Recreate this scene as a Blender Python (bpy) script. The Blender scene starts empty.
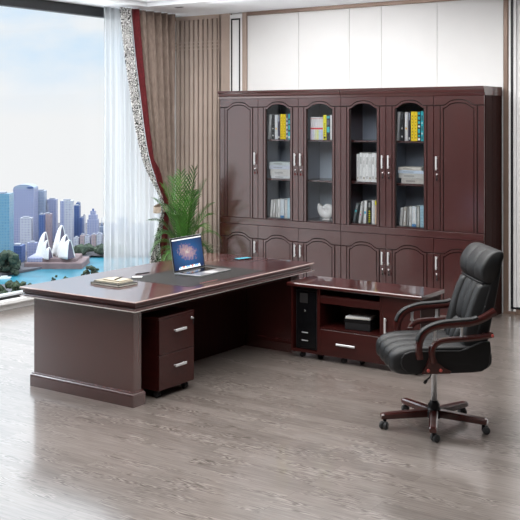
import bpy, bmesh, math, random
from mathutils import Vector, Matrix, noise
random.seed(7)
PI = math.pi
scn = bpy.context.scene
COL = scn.collection

# ------------------------------------------------------------------ camera
F, Y0, YAW, H = 999.6763, 120.4005, 0.6061, 2.036
CC, SS = math.cos(YAW), math.sin(YAW)
def ray(u, v):
    a = (u-260)/F
    return (-SS+a*CC, CC+a*SS, -(v-Y0)/F)
def onY(u, v, y):
    d = ray(u, v); t = y/d[1]; return Vector((d[0]*t, y, H+d[2]*t))
def onX(u, v, x):
    d = ray(u, v); t = x/d[0]; return Vector((x, d[1]*t, H+d[2]*t))
def onZ(u, v, z):
    d = ray(u, v); t = (z-H)/d[2]; return Vector((d[0]*t, d[1]*t, z))
def far(u, v, depth):
    d = ray(u, v); return Vector((d[0]*depth, d[1]*depth, H+d[2]*depth))
cam = bpy.data.cameras.new('camera')
co = bpy.data.objects.new('camera', cam); COL.objects.link(co)
co.location = (0, 0, H); co.rotation_euler = (PI/2, 0, YAW)
cam.sensor_width = 36; cam.lens = 36*F/520
cam.shift_y = -(260-Y0)/520
cam.clip_start = .1; cam.clip_end = 6000
scn.camera = co

# ------------------------------------------------------------------ materials
def nn(nt, t, **kw):
    n = nt.nodes.new(t)
    for k, v in kw.items(): setattr(n, k, v)
    return n
def mat(name, color, rough=.5, metal=0, ior=1.45, coat=0, coat_rough=.05, coat_ior=1.5, emit=None, estr=1, var=0.06, vscale=6, bump=0, bscale=80, sheen=0):
    m = bpy.data.materials.new(name); m.use_nodes = True
    nt = m.node_tree; b = nt.nodes['Principled BSDF']
    b.inputs['Roughness'].default_value = rough; b.inputs['Metallic'].default_value = metal
    b.inputs['IOR'].default_value = ior
    b.inputs['Coat Weight'].default_value = coat; b.inputs['Coat Roughness'].default_value = coat_rough
    b.inputs['Coat IOR'].default_value = coat_ior
    if sheen: b.inputs['Sheen Weight'].default_value = sheen
    tc = nn(nt, 'ShaderNodeTexCoord'); no = nn(nt, 'ShaderNodeTexNoise'); no.inputs['Scale'].default_value = vscale
    no.inputs['Detail'].default_value = 4
    rp = nn(nt, 'ShaderNodeValToRGB'); e = rp.color_ramp.elements
    e[0].position = .3; e[1].position = .7
    e[0].color = [c*(1-var) for c in color[:3]]+[1]; e[1].color = [min(1, c*(1+var)) for c in color[:3]]+[1]
    nt.links.new(tc.outputs['Object'], no.inputs['Vector']); nt.links.new(no.outputs['Fac'], rp.inputs['Fac'])
    nt.links.new(rp.outputs['Color'], b.inputs['Base Color'])
    if emit:
        b.inputs['Emission Color'].default_value = (*emit, 1); b.inputs['Emission Strength'].default_value = estr
    if bump:
        n2 = nn(nt, 'ShaderNodeTexNoise'); n2.inputs['Scale'].default_value = bscale; n2.inputs['Detail'].default_value = 3
        bp = nn(nt, 'ShaderNodeBump'); bp.inputs['Strength'].default_value = bump; bp.inputs['Distance'].default_value = .004
        nt.links.new(tc.outputs['Object'], n2.inputs['Vector']); nt.links.new(n2.outputs['Fac'], bp.inputs['Height'])
        nt.links.new(bp.outputs['Normal'], b.inputs['Normal'])
    return m
def wood(name, c1, c2, rough, coat, ior=1.6, coat_ior=1.6, axis='Z', coat_rough=.12):
    m = bpy.data.materials.new(name); m.use_nodes = True
    nt = m.node_tree; b = nt.nodes['Principled BSDF']
    tc = nn(nt, 'ShaderNodeTexCoord'); mp = nn(nt, 'ShaderNodeMapping')
    s = {'Z': (34, 34, 1.6), 'X': (1.6, 34, 34), 'Y': (34, 1.6, 34)}[axis]
    mp.inputs['Scale'].default_value = s
    n1 = nn(nt, 'ShaderNodeTexNoise'); n1.inputs['Scale'].default_value = 1; n1.inputs['Detail'].default_value = 6
    n1.inputs['Distortion'].default_value = .8
    rp = nn(nt, 'ShaderNodeValToRGB'); e = rp.color_ramp.elements
    e[0].position = .32; e[1].position = .68; e[0].color = (*c1, 1); e[1].color = (*c2, 1)
    nt.links.new(tc.outputs['Object'], mp.inputs['Vector']); nt.links.new(mp.outputs['Vector'], n1.inputs['Vector'])
    nt.links.new(n1.outputs['Fac'], rp.inputs['Fac']); nt.links.new(rp.outputs['Color'], b.inputs['Base Color'])
    b.inputs['Roughness'].default_value = rough; b.inputs['IOR'].default_value = ior
    b.inputs['Coat Weight'].default_value = coat; b.inputs['Coat Roughness'].default_value = coat_rough; b.inputs['Coat IOR'].default_value = coat_ior
    return m
M = {}
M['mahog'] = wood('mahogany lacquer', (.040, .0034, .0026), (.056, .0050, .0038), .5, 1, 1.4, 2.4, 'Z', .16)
M['mahog_shade'] = wood('mahogany darkened for shade', (.020, .0036, .0027), (.030, .0055, .0040), .6, 0, 1.22, 1.4, 'Z', .3)  # darker matt copy of the mahogany, shade painted into its colour
M['mahog_low'] = wood('mahogany side cabinet', (.032, .0036, .0028), (.045, .0054, .0042), .42, .6, 1.4, 1.42, 'X', .2)
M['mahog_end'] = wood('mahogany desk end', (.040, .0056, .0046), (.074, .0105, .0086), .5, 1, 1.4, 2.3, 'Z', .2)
M['mahog_top'] = wood('mahogany lacquer top', (.045, .0056, .0044), (.066, .0090, .0070), .3, 1, 1.5, 1.75, 'Y', .04)
M['mahog_x'] = wood('mahogany lacquer crossgrain', (.044, .0036, .0028), (.062, .0054, .0042), .5, 1, 1.4, 1.75, 'X', .16)
M['mahog_chair'] = wood('mahogany chair wood', (.045, .006, .0045), (.07, .010, .0075), .28, 1, 1.5, 1.55, 'X', .08)
M['groove_shade'] = mat('painted groove shade', (.012, .006, .006), .55, var=.1)  # shade in the door grooves, painted as a dark backing
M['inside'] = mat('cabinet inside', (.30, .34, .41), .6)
M['inside_reflection'] = mat('cabinet inside painted reflection', (.50, .57, .65), .5)  # window reflection behind one glazed door, painted as a paler back
M['silver_trim'] = mat('silver trim', (.90, .87, .86), .35, .6)
M['chrome'] = mat('chrome', (.72, .72, .74), .25, 1)
M['satin'] = mat('satin steel', (.80, .81, .82), .38, .55)
M['aluminium'] = mat('aluminium', (.72, .73, .75), .3, 1)
M['black_plastic'] = mat('black plastic', (.016, .016, .018), .4)
M['black_gloss'] = mat('black gloss', (.006, .006, .007), .12)
M['caster'] = mat('caster grey', (.05, .052, .055), .4)
M['leather'] = mat('black leather', (.013, .0135, .0145), .47, ior=1.45, bump=.12, bscale=220, var=.12)
M['leather_side'] = mat('black leather side', (.009, .009, .010), .5, bump=.1, bscale=200)
M['leather_inlay'] = mat('desk leather', (.022, .021, .020), .5, ior=1.3, bump=.05, bscale=300)
M['white_paint'] = mat('white paint', (.88, .88, .88), .5, var=.01)
M['ceiling'] = mat('ceiling paint', (.91, .94, .98), .6, var=.01)
M['panel'] = mat('white wall panel', (.87, .87, .865), .45, var=.015, vscale=3)
M['taupe'] = mat('taupe batten', (.45, .355, .30), .5, var=.04)
M['taupe_dark'] = mat('taupe gap', (.10, .073, .058), .6)
M['bronze'] = mat('bronze strip', (.27, .19, .15), .32, .3)
M['black_line'] = mat('black line', (.012, .013, .014), .4)
M['frame_dark'] = mat('dark window frame', (.035, .037, .042), .4)
M['frame_grey'] = mat('grey window frame', (.45, .46, .48), .4)
M['paper'] = mat('paper', (.72, .70, .64), .7)
M['red_key'] = mat('red key bow', (.10, .012, .01), .4)
M['stud'] = mat('copper stud', (.65, .12, .10), .35, .3)
M['leaf'] = mat('palm leaf', (.055, .175, .022), .4, var=.4, vscale=9)
M['leaf_dark'] = mat('palm leaf dark', (.02, .08, .014), .45, var=.4, vscale=9)
M['stem'] = mat('palm stem', (.12, .2, .05), .5)
M['pot'] = mat('pot', (.6, .58, .55), .4)
M['soil'] = mat('soil', (.04, .028, .02), .9)

def floor_material():
    m = bpy.data.materials.new('grey oak planks'); m.use_nodes = True
    nt = m.node_tree; b = nt.nodes['Principled BSDF']; L = nt.links.new
    tc = nn(nt, 'ShaderNodeTexCoord')
    br = nn(nt, 'ShaderNodeTexBrick'); br.offset = .37; br.squash = 1
    br.inputs['Scale'].default_value = 1; br.inputs['Brick Width'].default_value = 1.25; br.inputs['Row Height'].default_value = .125
    br.inputs['Mortar Size'].default_value = .0016; br.inputs['Mortar Smooth'].default_value = .3
    br.inputs['Color1'].default_value = (0, 0, 0, 1); br.inputs['Color2'].default_value = (1, 1, 1, 1); br.inputs['Mortar'].default_value = (.5, .5, .5, 1)
    L(tc.outputs['Object'], br.inputs['Vector'])
    # per plank offset of the grain
    sc_ = nn(nt, 'ShaderNodeVectorMath', operation='SCALE'); sc_.inputs['Scale'].default_value = 37.0
    L(br.outputs['Color'], sc_.inputs[0])
    add = nn(nt, 'ShaderNodeVectorMath', operation='ADD'); L(tc.outputs['Object'], add.inputs[0]); L(sc_.outputs[0], add.inputs[1])
    mp = nn(nt, 'ShaderNodeMapping'); mp.inputs['Scale'].default_value = (1.9, 15, 1); L(add.outputs[0], mp.inputs['Vector'])
    n0 = nn(nt, 'ShaderNodeTexNoise'); n0.inputs['Scale'].default_value = 1.1; n0.inputs['Detail'].default_value = 2.5; L(mp.outputs[0], n0.inputs['Vector'])
    # cathedral rings: sine of a smooth stretched noise
    mu = nn(nt, 'ShaderNodeMath', operation='MULTIPLY'); mu.inputs[1].default_value = 100; L(n0.outputs['Fac'], mu.inputs[0])
    si = nn(nt, 'ShaderNodeMath', operation='SINE'); L(mu.outputs[0], si.inputs[0])
    mp2 = nn(nt, 'ShaderNodeMapping'); mp2.inputs['Scale'].default_value = (5, 90, 1); L(add.outputs[0], mp2.inputs['Vector'])
    n1 = nn(nt, 'ShaderNodeTexNoise'); n1.inputs['Scale'].default_value = 1; n1.inputs['Detail'].default_value = 5; L(mp2.outputs[0], n1.inputs['Vector'])
    # mask where rings show
    mp3 = nn(nt, 'ShaderNodeMapping'); mp3.inputs['Scale'].default_value = (2.2, 8.0, 1); L(add.outputs[0], mp3.inputs['Vector'])
    n2 = nn(nt, 'ShaderNodeTexNoise'); n2.inputs['Scale'].default_value = 1; L(mp3.outputs[0], n2.inputs['Vector'])
    mk = nn(nt, 'ShaderNodeMapRange'); mk.inputs['From Min'].default_value = .50; mk.inputs['From Max'].default_value = .64; L(n2.outputs['Fac'], mk.inputs['Value'])
    m1 = nn(nt, 'ShaderNodeMath', operation='MULTIPLY'); L(si.outputs[0], m1.inputs[0]); L(mk.outputs[0], m1.inputs[1])
    m2 = nn(nt, 'ShaderNodeMath', operation='MULTIPLY_ADD'); m2.inputs[1].default_value = .34; m2.inputs[2].default_value = .0; L(m1.outputs[0], m2.inputs[0])
    m3 = nn(nt, 'ShaderNodeMath', operation='MULTIPLY_ADD'); m3.inputs[1].default_value = .55; L(n1.outputs['Fac'], m3.inputs[0]); L(m2.outputs[0], m3.inputs[2])
    sep = nn(nt, 'ShaderNodeSeparateColor'); L(br.outputs['Color'], sep.inputs[0])
    m4 = nn(nt, 'ShaderNodeMath', operation='MULTIPLY_ADD'); m4.inputs[1].default_value = .13; L(sep.outputs[0], m4.inputs[0]); L(m3.outputs[0], m4.inputs[2])
    rp = nn(nt, 'ShaderNodeValToRGB'); e = rp.color_ramp.elements
    e[0].position = .10; e[0].color = (.105, .084, .073, 1); e[1].position = .60; e[1].color = (.335, .292, .265, 1)
    L(m4.outputs[0], rp.inputs['Fac'])
    mx = nn(nt, 'ShaderNodeMixRGB', blend_type='MULTIPLY'); mx.inputs['Color2'].default_value = (.7, .68, .66, 1)
    L(br.outputs['Fac'], mx.inputs['Fac']); L(rp.outputs['Color'], mx.inputs['Color1'])
    L(mx.outputs['Color'], b.inputs['Base Color'])
    b.inputs['Roughness'].default_value = .3; b.inputs['IOR'].default_value = 1.5
    b.inputs['Coat Weight'].default_value = 1; b.inputs['Coat Roughness'].default_value = .13; b.inputs['Coat IOR'].default_value = 1.8
    bp = nn(nt, 'ShaderNodeBump'); bp.inputs['Strength'].default_value = .08; bp.inputs['Distance'].default_value = .002
    L(m3.outputs[0], bp.inputs['Height']); L(bp.outputs['Normal'], b.inputs['Normal'])
    return m
M['floor'] = floor_material()
M['rear_wall'] = mat('rear wall panelling', (.045, .038, .034), .7, var=.03)

def glass(name, ior=1.5, tint=(1, 1, 1), rough=0.0):
    m = bpy.data.materials.new(name); m.use_nodes = True; nt = m.node_tree; nt.nodes.clear()
    o = nn(nt, 'ShaderNodeOutputMaterial'); mx = nn(nt, 'ShaderNodeMixShader'); fr = nn(nt, 'ShaderNodeFresnel'); fr.inputs['IOR'].default_value = ior
    tr = nn(nt, 'ShaderNodeBsdfTransparent'); tr.inputs['Color'].default_value = (*tint, 1)
    gl = nn(nt, 'ShaderNodeBsdfGlossy'); gl.inputs['Roughness'].default_value = rough
    nt.links.new(fr.outputs[0], mx.inputs[0]); nt.links.new(tr.outputs[0], mx.inputs[1]); nt.links.new(gl.outputs[0], mx.inputs[2])
    nt.links.new(mx.outputs[0], o.inputs[0]); return m
M['glass'] = glass('window glass', 1.15)
M['cab_glass'] = glass('cabinet glass', 1.35, (.98, .99, 1), .03)
def sheer_mat():
    m = bpy.data.materials.new('sheer voile'); m.use_nodes = True; nt = m.node_tree; nt.nodes.clear()
    o = nn(nt, 'ShaderNodeOutputMaterial'); mx = nn(nt, 'ShaderNodeMixShader')
    tr = nn(nt, 'ShaderNodeBsdfTransparent'); ad = nn(nt, 'ShaderNodeMixShader'); ad.inputs[0].default_value = .55
    df = nn(nt, 'ShaderNodeBsdfDiffuse'); df.inputs['Color'].default_value = (.64, .665, .69, 1)
    tl = nn(nt, 'ShaderNodeBsdfTranslucent'); tl.inputs['Color'].default_value = (.64, .665, .69, 1)
    tc = nn(nt, 'ShaderNodeTexCoord'); mp = nn(nt, 'ShaderNodeMapping'); mp.inputs['Scale'].default_value = (1, 30, .3)
    no = nn(nt, 'ShaderNodeTexNoise'); no.inputs['Scale'].default_value = 1
    mr = nn(nt, 'ShaderNodeMapRange'); mr.inputs['To Min'].default_value = .55; mr.inputs['To Max'].default_value = .88
    mr.inputs['From Min'].default_value = .3; mr.inputs['From Max'].default_value = .7
    L = nt.links.new
    L(tc.outputs['Object'], mp.inputs[0]); L(mp.outputs[0], no.inputs['Vector']); L(no.outputs['Fac'], mr.inputs['Value'])
    L(df.outputs[0], ad.inputs[1]); L(tl.outputs[0], ad.inputs[2])
    L(mr.outputs[0], mx.inputs[0]); L(tr.outputs[0], mx.inputs[1]); L(ad.outputs[0], mx.inputs[2]); L(mx.outputs[0], o.inputs[0])
    return m
M['sheer'] = sheer_mat()
def fabric(name, c1, c2, scale, thin=(1, 1, 1)):
    m = bpy.data.materials.new(name); m.use_nodes = True; nt = m.node_tree; b = nt.nodes['Principled BSDF']; b.inputs['Roughness'].default_value = .85
    tc = nn(nt, 'ShaderNodeTexCoord'); mp = nn(nt, 'ShaderNodeMapping'); mp.inputs['Scale'].default_value = thin
    no = nn(nt, 'ShaderNodeTexNoise'); no.inputs['Scale'].default_value = scale; no.inputs['Detail'].default_value = 3
    rp = nn(nt, 'ShaderNodeValToRGB'); e = rp.color_ramp.elements; e[0].position = .35; e[1].position = .65; e[0].color = (*c1, 1); e[1].color = (*c2, 1)
    L = nt.links.new; L(tc.outputs['Object'], mp.inputs[0]); L(mp.outputs[0], no.inputs['Vector']); L(no.outputs['Fac'], rp.inputs[0]); L(rp.outputs[0], b.inputs['Base Color'])
    return m
M['drape'] = fabric('taupe cloth', (.235, .175, .145), (.31, .24, .20), 40, (1, 1, .3))
M['red_trim'] = fabric('dark red band', (.10, .006, .010), (.14, .009, .014), 30)
M['tie'] = fabric('beige tie', (.42, .33, .26), (.55, .45, .36), 30)
def maze_mat():
    m = bpy.data.materials.new('black and white key pattern'); m.use_nodes = True; nt = m.node_tree; b = nt.nodes['Principled BSDF']; b.inputs['Roughness'].default_value = .8
    tc = nn(nt, 'ShaderNodeTexCoord'); no = nn(nt, 'ShaderNodeTexNoise'); no.inputs['Scale'].default_value = 26; no.inputs['Detail'].default_value = .5
    mu = nn(nt, 'ShaderNodeMath', operation='MULTIPLY'); mu.inputs[1].default_value = 30
    si = nn(nt, 'ShaderNodeMath', operation='SINE'); rp = nn(nt, 'ShaderNodeValToRGB'); rp.color_ramp.interpolation = 'LINEAR'
    e = rp.color_ramp.elements; e[0].position = .42; e[1].position = .50; e[0].color = (.012, .012, .013, 1); e[1].color = (.88, .88, .87, 1)
    mr = nn(nt, 'ShaderNodeMapRange'); mr.inputs['From Min'].default_value = -1; L = nt.links.new
    L(tc.outputs['Object'], no.inputs['Vector']); L(no.outputs['Fac'], mu.inputs[0]); L(mu.outputs[0], si.inputs[0]); L(si.outputs[0], mr.inputs['Value']); L(mr.outputs[0], rp.inputs[0]); L(rp.outputs[0], b.inputs['Base Color'])
    return m
M['maze'] = maze_mat()
def screen_mat():
    m = bpy.data.materials.new('laptop screen'); m.use_nodes = True; nt = m.node_tree; b = nt.nodes['Principled BSDF']; L = nt.links.new
    b.inputs['Base Color'].default_value = (.01, .01, .012, 1); b.inputs['Roughness'].default_value = .3; b.inputs['IOR'].default_value = 1.25
    tc = nn(nt, 'ShaderNodeTexCoord')                      # object coords: x across, z up, origin at display centre
    def ell(cx, cz, sx, sz, rot=0):
        mp = nn(nt, 'ShaderNodeMapping'); mp.vector_type = 'TEXTURE'; mp.inputs['Location'].default_value = (cx, 0, cz)
        mp.inputs['Rotation'].default_value = (0, rot, 0); mp.inputs['Scale'].default_value = (sx, 1e3, sz)
        L(tc.outputs['Object'], mp.inputs[0]); ln = nn(nt, 'ShaderNodeVectorMath', operation='LENGTH'); L(mp.outputs[0], ln.inputs[0]); return ln.outputs['Value']
    bg = nn(nt, 'ShaderNodeValToRGB'); L(ell(0, 0, .27, .18), bg.inputs[0]); e = bg.color_ramp.elements
    e[0].position = .15; e[0].color = (.03, .20, .55, 1); e[1].position = 1; e[1].color = (.004, .025, .12, 1)
    no = nn(nt, 'ShaderNodeTexNoise'); no.inputs['Scale'].default_value = 45; no.inputs['Detail'].default_value = 4; L(tc.outputs['Object'], no.inputs['Vector'])
    ga = nn(nt, 'ShaderNodeMath', operation='MULTIPLY_ADD'); L(no.outputs['Fac'], ga.inputs[0]); ga.inputs[1].default_value = .9; L(ell(-.01, .012, .26, .13, .2), ga.inputs[2])
    gr = nn(nt, 'ShaderNodeValToRGB'); L(ga.outputs[0], gr.inputs[0]); e = gr.color_ramp.elements
    e[0].position = .42; e[0].color = (1, .9, .85, 1); e[1].position = 1.2; e[1].color = (0, 0, 0, 1)
    k = e.new(.62); k.color = (.72, .45, .48, 1); k = e.new(.85); k.color = (.42, .34, .48, 1)
    ad = nn(nt, 'ShaderNodeMixRGB', blend_type='LIGHTEN'); ad.inputs[0].default_value = 1
    L(bg.outputs[0], ad.inputs[1]); L(gr.outputs[0], ad.inputs[2])
    L(ad.outputs[0], b.inputs['Emission Color']); b.inputs['Emission Strength'].default_value = .62
    return m
M['screen'] = screen_mat()

# ------------------------------------------------------------------ helpers
ORG = {}
def tag(o, label=None, cat=None, group=None, kind=None):
    if label: o['label'] = label
    if cat: o['category'] = cat
    if group: o['group'] = group
    if kind: o['kind'] = kind
    return o
def thing(name, label, cat, loc, rz=0, group=None):
    o = bpy.data.objects.new(name, None); COL.objects.link(o); o.empty_display_size = .05
    o.location = loc; o.rotation_euler = (0, 0, rz); ORG[o.name] = Vector(loc)
    return tag(o, label, cat, group)
class MB:
    """collects shapes; slots map material -> index"""
    def __init__(s): s.bm = bmesh.new(); s.mats = []
    def slot(s, m):
        if m not in s.mats: s.mats.append(m)
        return s.mats.index(m)
    def merge(s, t, m, smooth=False, mtx=None):
        i = s.slot(m)
        if mtx is not None: bmesh.ops.transform(t, matrix=mtx, verts=t.verts)
        vm = {}
        for v in t.verts: vm[v] = s.bm.verts.new(v.co)
        for f in t.faces:
            try: g = s.bm.faces.new([vm[v] for v in f.verts]); g.material_index = i; g.smooth = smooth
            except ValueError: pass
        t.free(); return s
    def box(s, x0, x1, y0, y1, z0, z1, m='mahog', bev=0, seg=1, mtx=None):
        t = bmesh.new(); bmesh.ops.create_cube(t, size=1)
        for v in t.verts: v.co = Vector(((x0+x1)/2+v.co.x*(x1-x0), (y0+y1)/2+v.co.y*(y1-y0), (z0+z1)/2+v.co.z*(z1-z0)))
        if bev: bmesh.ops.bevel(t, geom=t.edges[:], offset=bev, segments=seg, affect='EDGES', profile=.5)
        return s.merge(t, m, False, mtx)
    def prism(s, pts, axis, a0, a1, m='mahog', bev=0, mtx=None, smooth=False):
        """pts: outline in the two other axes; extruded from a0 to a1 along axis"""
        t = bmesh.new()
        def P(p, a): return {'X': (a, p[0], p[1]), 'Y': (p[0], a, p[1]), 'Z': (p[0], p[1], a)}[axis]
        A = [t.verts.new(P(p, a0)) for p in pts]; B = [t.verts.new(P(p, a1)) for p in pts]
        n = len(pts); t.faces.new(A); t.faces.new(B[::-1])
        for i in range(n): t.faces.new((A[i], B[i], B[(i+1) % n], A[(i+1) % n]))
        bmesh.ops.recalc_face_normals(t, faces=t.faces)
        if bev: bmesh.ops.bevel(t, geom=t.edges[:], offset=bev, segments=1, affect='EDGES')
        return s.merge(t, m, smooth, mtx)
    def ring(s, outer, inner, axis, a0, a1, m='mahog'):
        """solid between two outlines of equal count (open strips allowed)"""
        t = bmesh.new()
        def P(p, a): return {'X': (a, p[0], p[1]), 'Y': (p[0], a, p[1]), 'Z': (p[0], p[1], a)}[axis]
        V = [[t.verts.new(P(p, a)) for p in L] for a in (a0, a1) for L in (outer, inner)]
        n = len(outer)
        for i in range(n-1):
            j = i+1
            t.faces.new((V[0][i], V[0][j], V[1][j], V[1][i])); t.faces.new((V[2][i], V[3][i], V[3][j], V[2][j]))
            t.faces.new((V[0][i], V[2][i], V[2][j], V[0][j])); t.faces.new((V[1][i], V[1][j], V[3][j], V[3][i]))
        for i in (0, n-1): t.faces.new((V[0][i], V[1][i], V[3][i], V[2][i]))
        bmesh.ops.recalc_face_normals(t, faces=t.faces)
        return s.merge(t, m)
    def tube(s, pts, r, m='chrome', n=10, sx=1, sy=1, closed=False):
        """swept round or flattened section"""
        pts = [Vector(p) for p in pts]; t = bmesh.new(); R = []
        rr = r if isinstance(r, (list, tuple)) else [r]*len(pts)
        up0 = Vector((0, 0, 1))
        for i, p in enumerate(pts):
            d = (pts[min(i+1, len(pts)-1)]-pts[max(i-1, 0)]).normalized()
            up = up0 if abs(d.dot(up0)) < .98 else Vector((1, 0, 0))
            a = d.cross(up).normalized(); b = a.cross(d)
            R.append([t.verts.new(p+a*math.cos(2*PI*k/n)*rr[i]*sx+b*math.sin(2*PI*k/n)*rr[i]*sy) for k in range(n)])
        for i in range(len(R)-1):
            for k in range(n): t.faces.new((R[i][k], R[i][(k+1) % n], R[i+1][(k+1) % n], R[i+1][k]))
        t.faces.new(R[0][::-1]); t.faces.new(R[-1])
        bmesh.ops.recalc_face_normals(t, faces=t.faces)
        return s.merge(t, m, True)
    def lathe(s, prof, c=(0, 0, 0), m='chrome', n=24, mtx=None):
        t = bmesh.new(); R = []
        for r, z in prof:
            R.append([t.verts.new((c[0]+max(r, 1e-4)*math.cos(2*PI*k/n), c[1]+max(r, 1e-4)*math.sin(2*PI*k/n), c[2]+z)) for k in range(n)])
        for i in range(len(R)-1):
            for k in range(n): t.faces.new((R[i][k], R[i][(k+1) % n], R[i+1][(k+1) % n], R[i+1][k]))
        t.faces.new(R[0][::-1]); t.faces.new(R[-1]); bmesh.ops.recalc_face_normals(t, faces=t.faces)
        return s.merge(t, m, True, mtx)
    def grid(s, fn, nu, nv, m, closed_u=False, flip=False):
        t = bmesh.new(); G = [[t.verts.new(fn(i/(nu if closed_u else nu-1), j/(nv-1))) for j in range(nv)] for i in range(nu)]
        for i in range(nu if closed_u else nu-1):
            for j in range(nv-1):
                q = (G[i][j], G[(i+1) % nu][j], G[(i+1) % nu][j+1], G[i][j+1])
                t.faces.new(q[::-1] if flip else q)
        if closed_u:
            t.faces.new([G[i][0] for i in range(nu)]); t.faces.new([G[i][-1] for i in range(nu)])
            bmesh.ops.recalc_face_normals(t, faces=t.faces)
        return s.merge(t, m, True)
    def build(s, name, parent=None, world=False, solid=0, sharp=None, loc=None):
        me = bpy.data.meshes.new(name)
        off = Vector((0, 0, 0))
        if world and parent is not None:
            p = parent
            while p is not None: off += ORG.get(p.name, Vector((0, 0, 0))); p = p.parent
        if loc is not None: off = off+Vector(loc) if not world else Vector(loc)
        if off.length: bmesh.ops.translate(s.bm, vec=-off, verts=s.bm.verts)
        s.bm.to_mesh(me); s.bm.free()
        for m in s.mats: me.materials.append(M[m] if isinstance(m, str) else m)
        o = bpy.data.objects.new(name, me); COL.objects.link(o)
        if parent is not None: o.parent = parent
        if loc is not None:
            if world and parent is not None:
                base = Vector((0, 0, 0)); p = parent
                while p is not None: base += ORG.get(p.name, Vector((0, 0, 0))); p = p.parent
                o.location = Vector(loc)-base
            else: o.location = loc
            ORG[o.name] = Vector(o.location)
        if solid:
            md = o.modifiers.new('thickness', 'SOLIDIFY'); md.thickness = solid; md.offset = 0
        if sharp:
            try: me.set_sharp_from_angle(angle=sharp)
            except Exception: pass
        return o
def struct(name, mb, kind='structure'):
    o = mb.build(name); o['kind'] = kind; return o
def copy_tree(o, parent=None):
    c = o.copy(); COL.objects.link(c)
    if parent is not None: c.parent = parent
    for ch in [x for x in o.children]: copy_tree(ch, c)
    return c

# ================================================================== ROOM
WX, BY, CZ = -8.374, 10.165, 3.385
RX, FY = 2.2, -1.2
WIN0, WIN1, WZ0, WZ1 = 2.7, 9.95, .16, 3.272
struct('floor', MB().box(WX-.2, RX, FY, BY+.15, -.12, 0, 'floor'))
# ceiling with a stepped tray over the desk area
TX0, TX1, TY0, TY1 = -7.86, -1.6, 2.4, 8.98
c = MB()
for (a, b_, d, e) in ((WX-.2, TX0, FY, BY+.15), (TX1, RX, FY, BY+.15), (TX0, TX1, FY, TY0), (TX0, TX1, TY1, BY+.15)):
    c.box(a, b_, d, e, CZ, CZ+.05, 'ceiling')
q = .07
for (a, b_, d, e) in ((TX0-.02, TX0+q, TY0, TY1), (TX1-q, TX1+.02, TY0, TY1), (TX0+q, TX1-q, TY0-.02, TY0+q), (TX0+q, TX1-q, TY1-q, TY1+.02)):
    c.box(a, b_, d, e, CZ+.05, CZ+.10, 'ceiling')
c.box(WX-.2, RX, FY, BY+.15, CZ+.42, CZ+.47, 'ceiling')
struct('ceiling', c)
c = MB()
for (a, b_, d, e) in ((TX0-.02, TX0+q, TY0-.02, TY1+.02), (TX1-q, TX1+.02, TY0-.02, TY1+.02), (TX0+q, TX1-q, TY0-.02, TY0+q), (TX0+q, TX1-q, TY1-q, TY1+.02)):
    c.box(a, b_, d, e, CZ+.10, CZ+.42, 'bronze')
struct('trim_1', c)
# window wall: solid towards the camera, glass for the rest
struct('wall_left', MB().box(WX-.2, WX, FY, WIN0, 0, CZ, 'rear_wall')
       .box(WX-.2, WX, WIN1, BY+.15, 0, CZ, 'white_paint')
       .box(WX-.2, WX+.03, WIN0, WIN1, 0, .115, 'white_paint', .004))
w = MB()
w.box(WX-.09, WX+.02, WIN0, WIN1, WZ1, CZ, 'frame_dark', .004).box(WX-.09, WX+.0, WIN0, WIN1, .115, WZ0-.02, 'frame_dark')
w.box(WX-.09, WX+.012, WIN0, WIN1, WZ0-.02, WZ0, 'frame_grey', .003)
for y in (WIN0, 6.62-.02, WIN1-.05): w.box(WX-.09, WX+.02, y, y+.05, WZ0, WZ1, 'frame_dark')
wf = w.build('window_1'); wf['kind'] = 'structure'
MB().box(WX-.05, WX-.042, WIN0+.05, 6.60, WZ0, WZ1, 'glass').build('glass_pane', wf)
MB().box(WX-.05, WX-.042, 6.65, WIN1-.05, WZ0, WZ1, 'glass').build('glass_pane', wf)
struct('window_sill', MB().box(WX-.02, WX+.10, WIN0, WIN1, .075, .115, 'white_paint', .005))
# back wall
w = MB()
w.box(WX-.2, RX, BY+.02, BY+.15, 0, CZ, 'panel')
seams = [-7.235, -6.48, -5.78, -5.36, -4.672, -3.91]
for i in range(5): w.box(seams[i]+.002, seams[i+1]-.002, BY, BY+.03, 0, CZ-.045, 'panel', .002)
w.box(-3.765, RX, BY, BY+.03, 0, CZ, 'panel', .002)
struct('wall_back', w)
w = MB()                                                    # ribbed taupe cladding in the corner
w.box(WX, -7.49, BY-.004, BY+.02, 0, CZ, 'taupe_dark')
x = WX+.01
while x < -7.66:
    w.box(x, x+.056, BY-.032, BY, 0, CZ-.03, 'taupe', .006); x += .076
w.box(-7.655, -7.49, BY-.032, BY, 0, CZ, 'taupe', .003)
w.box(WX, -7.66, BY-.036, BY, CZ-.05, CZ, 'taupe')
for z in (2.955, 3.0, 3.045, .40, .45): w.box(WX, -7.62, BY-.037, BY-.01, z-.006, z+.006, 'taupe')
struct('trim_2', w)
w = MB()                                                    # white pilaster with black inlay
w.box(-7.489, -7.30, BY-.03, BY, 0, CZ-.02, 'white_paint', .003)
for x in (-7.468, -7.345): w.box(x, x+.02, BY-.033, BY-.02, 0, CZ-.07, 'black_line')
w.box(-7.468, -7.325, BY-.033, BY-.02, CZ-.09, CZ-.07, 'black_line')
struct('trim_3', w)
w = MB()                                                    # bronze frame round the white panels
w.box(-7.298, -7.235, BY-.03, BY, 0, CZ, 'taupe', .004).box(-7.235, -3.91, BY-.03, BY, CZ-.045, CZ, 'bronze', .004)
w.box(-3.905, -3.845, BY-.03, BY, 0, CZ, 'bronze', .012)
struct('trim_4', w)
w = MB()
w.box(-3.845, -3.822, BY-.02, BY, 0, CZ, 'white_paint').box(-3.822, -3.795, BY-.024, BY, .055, CZ, 'black_line').box(-3.795, -3.765, BY-.02, BY, 0, CZ, 'white_paint')
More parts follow.
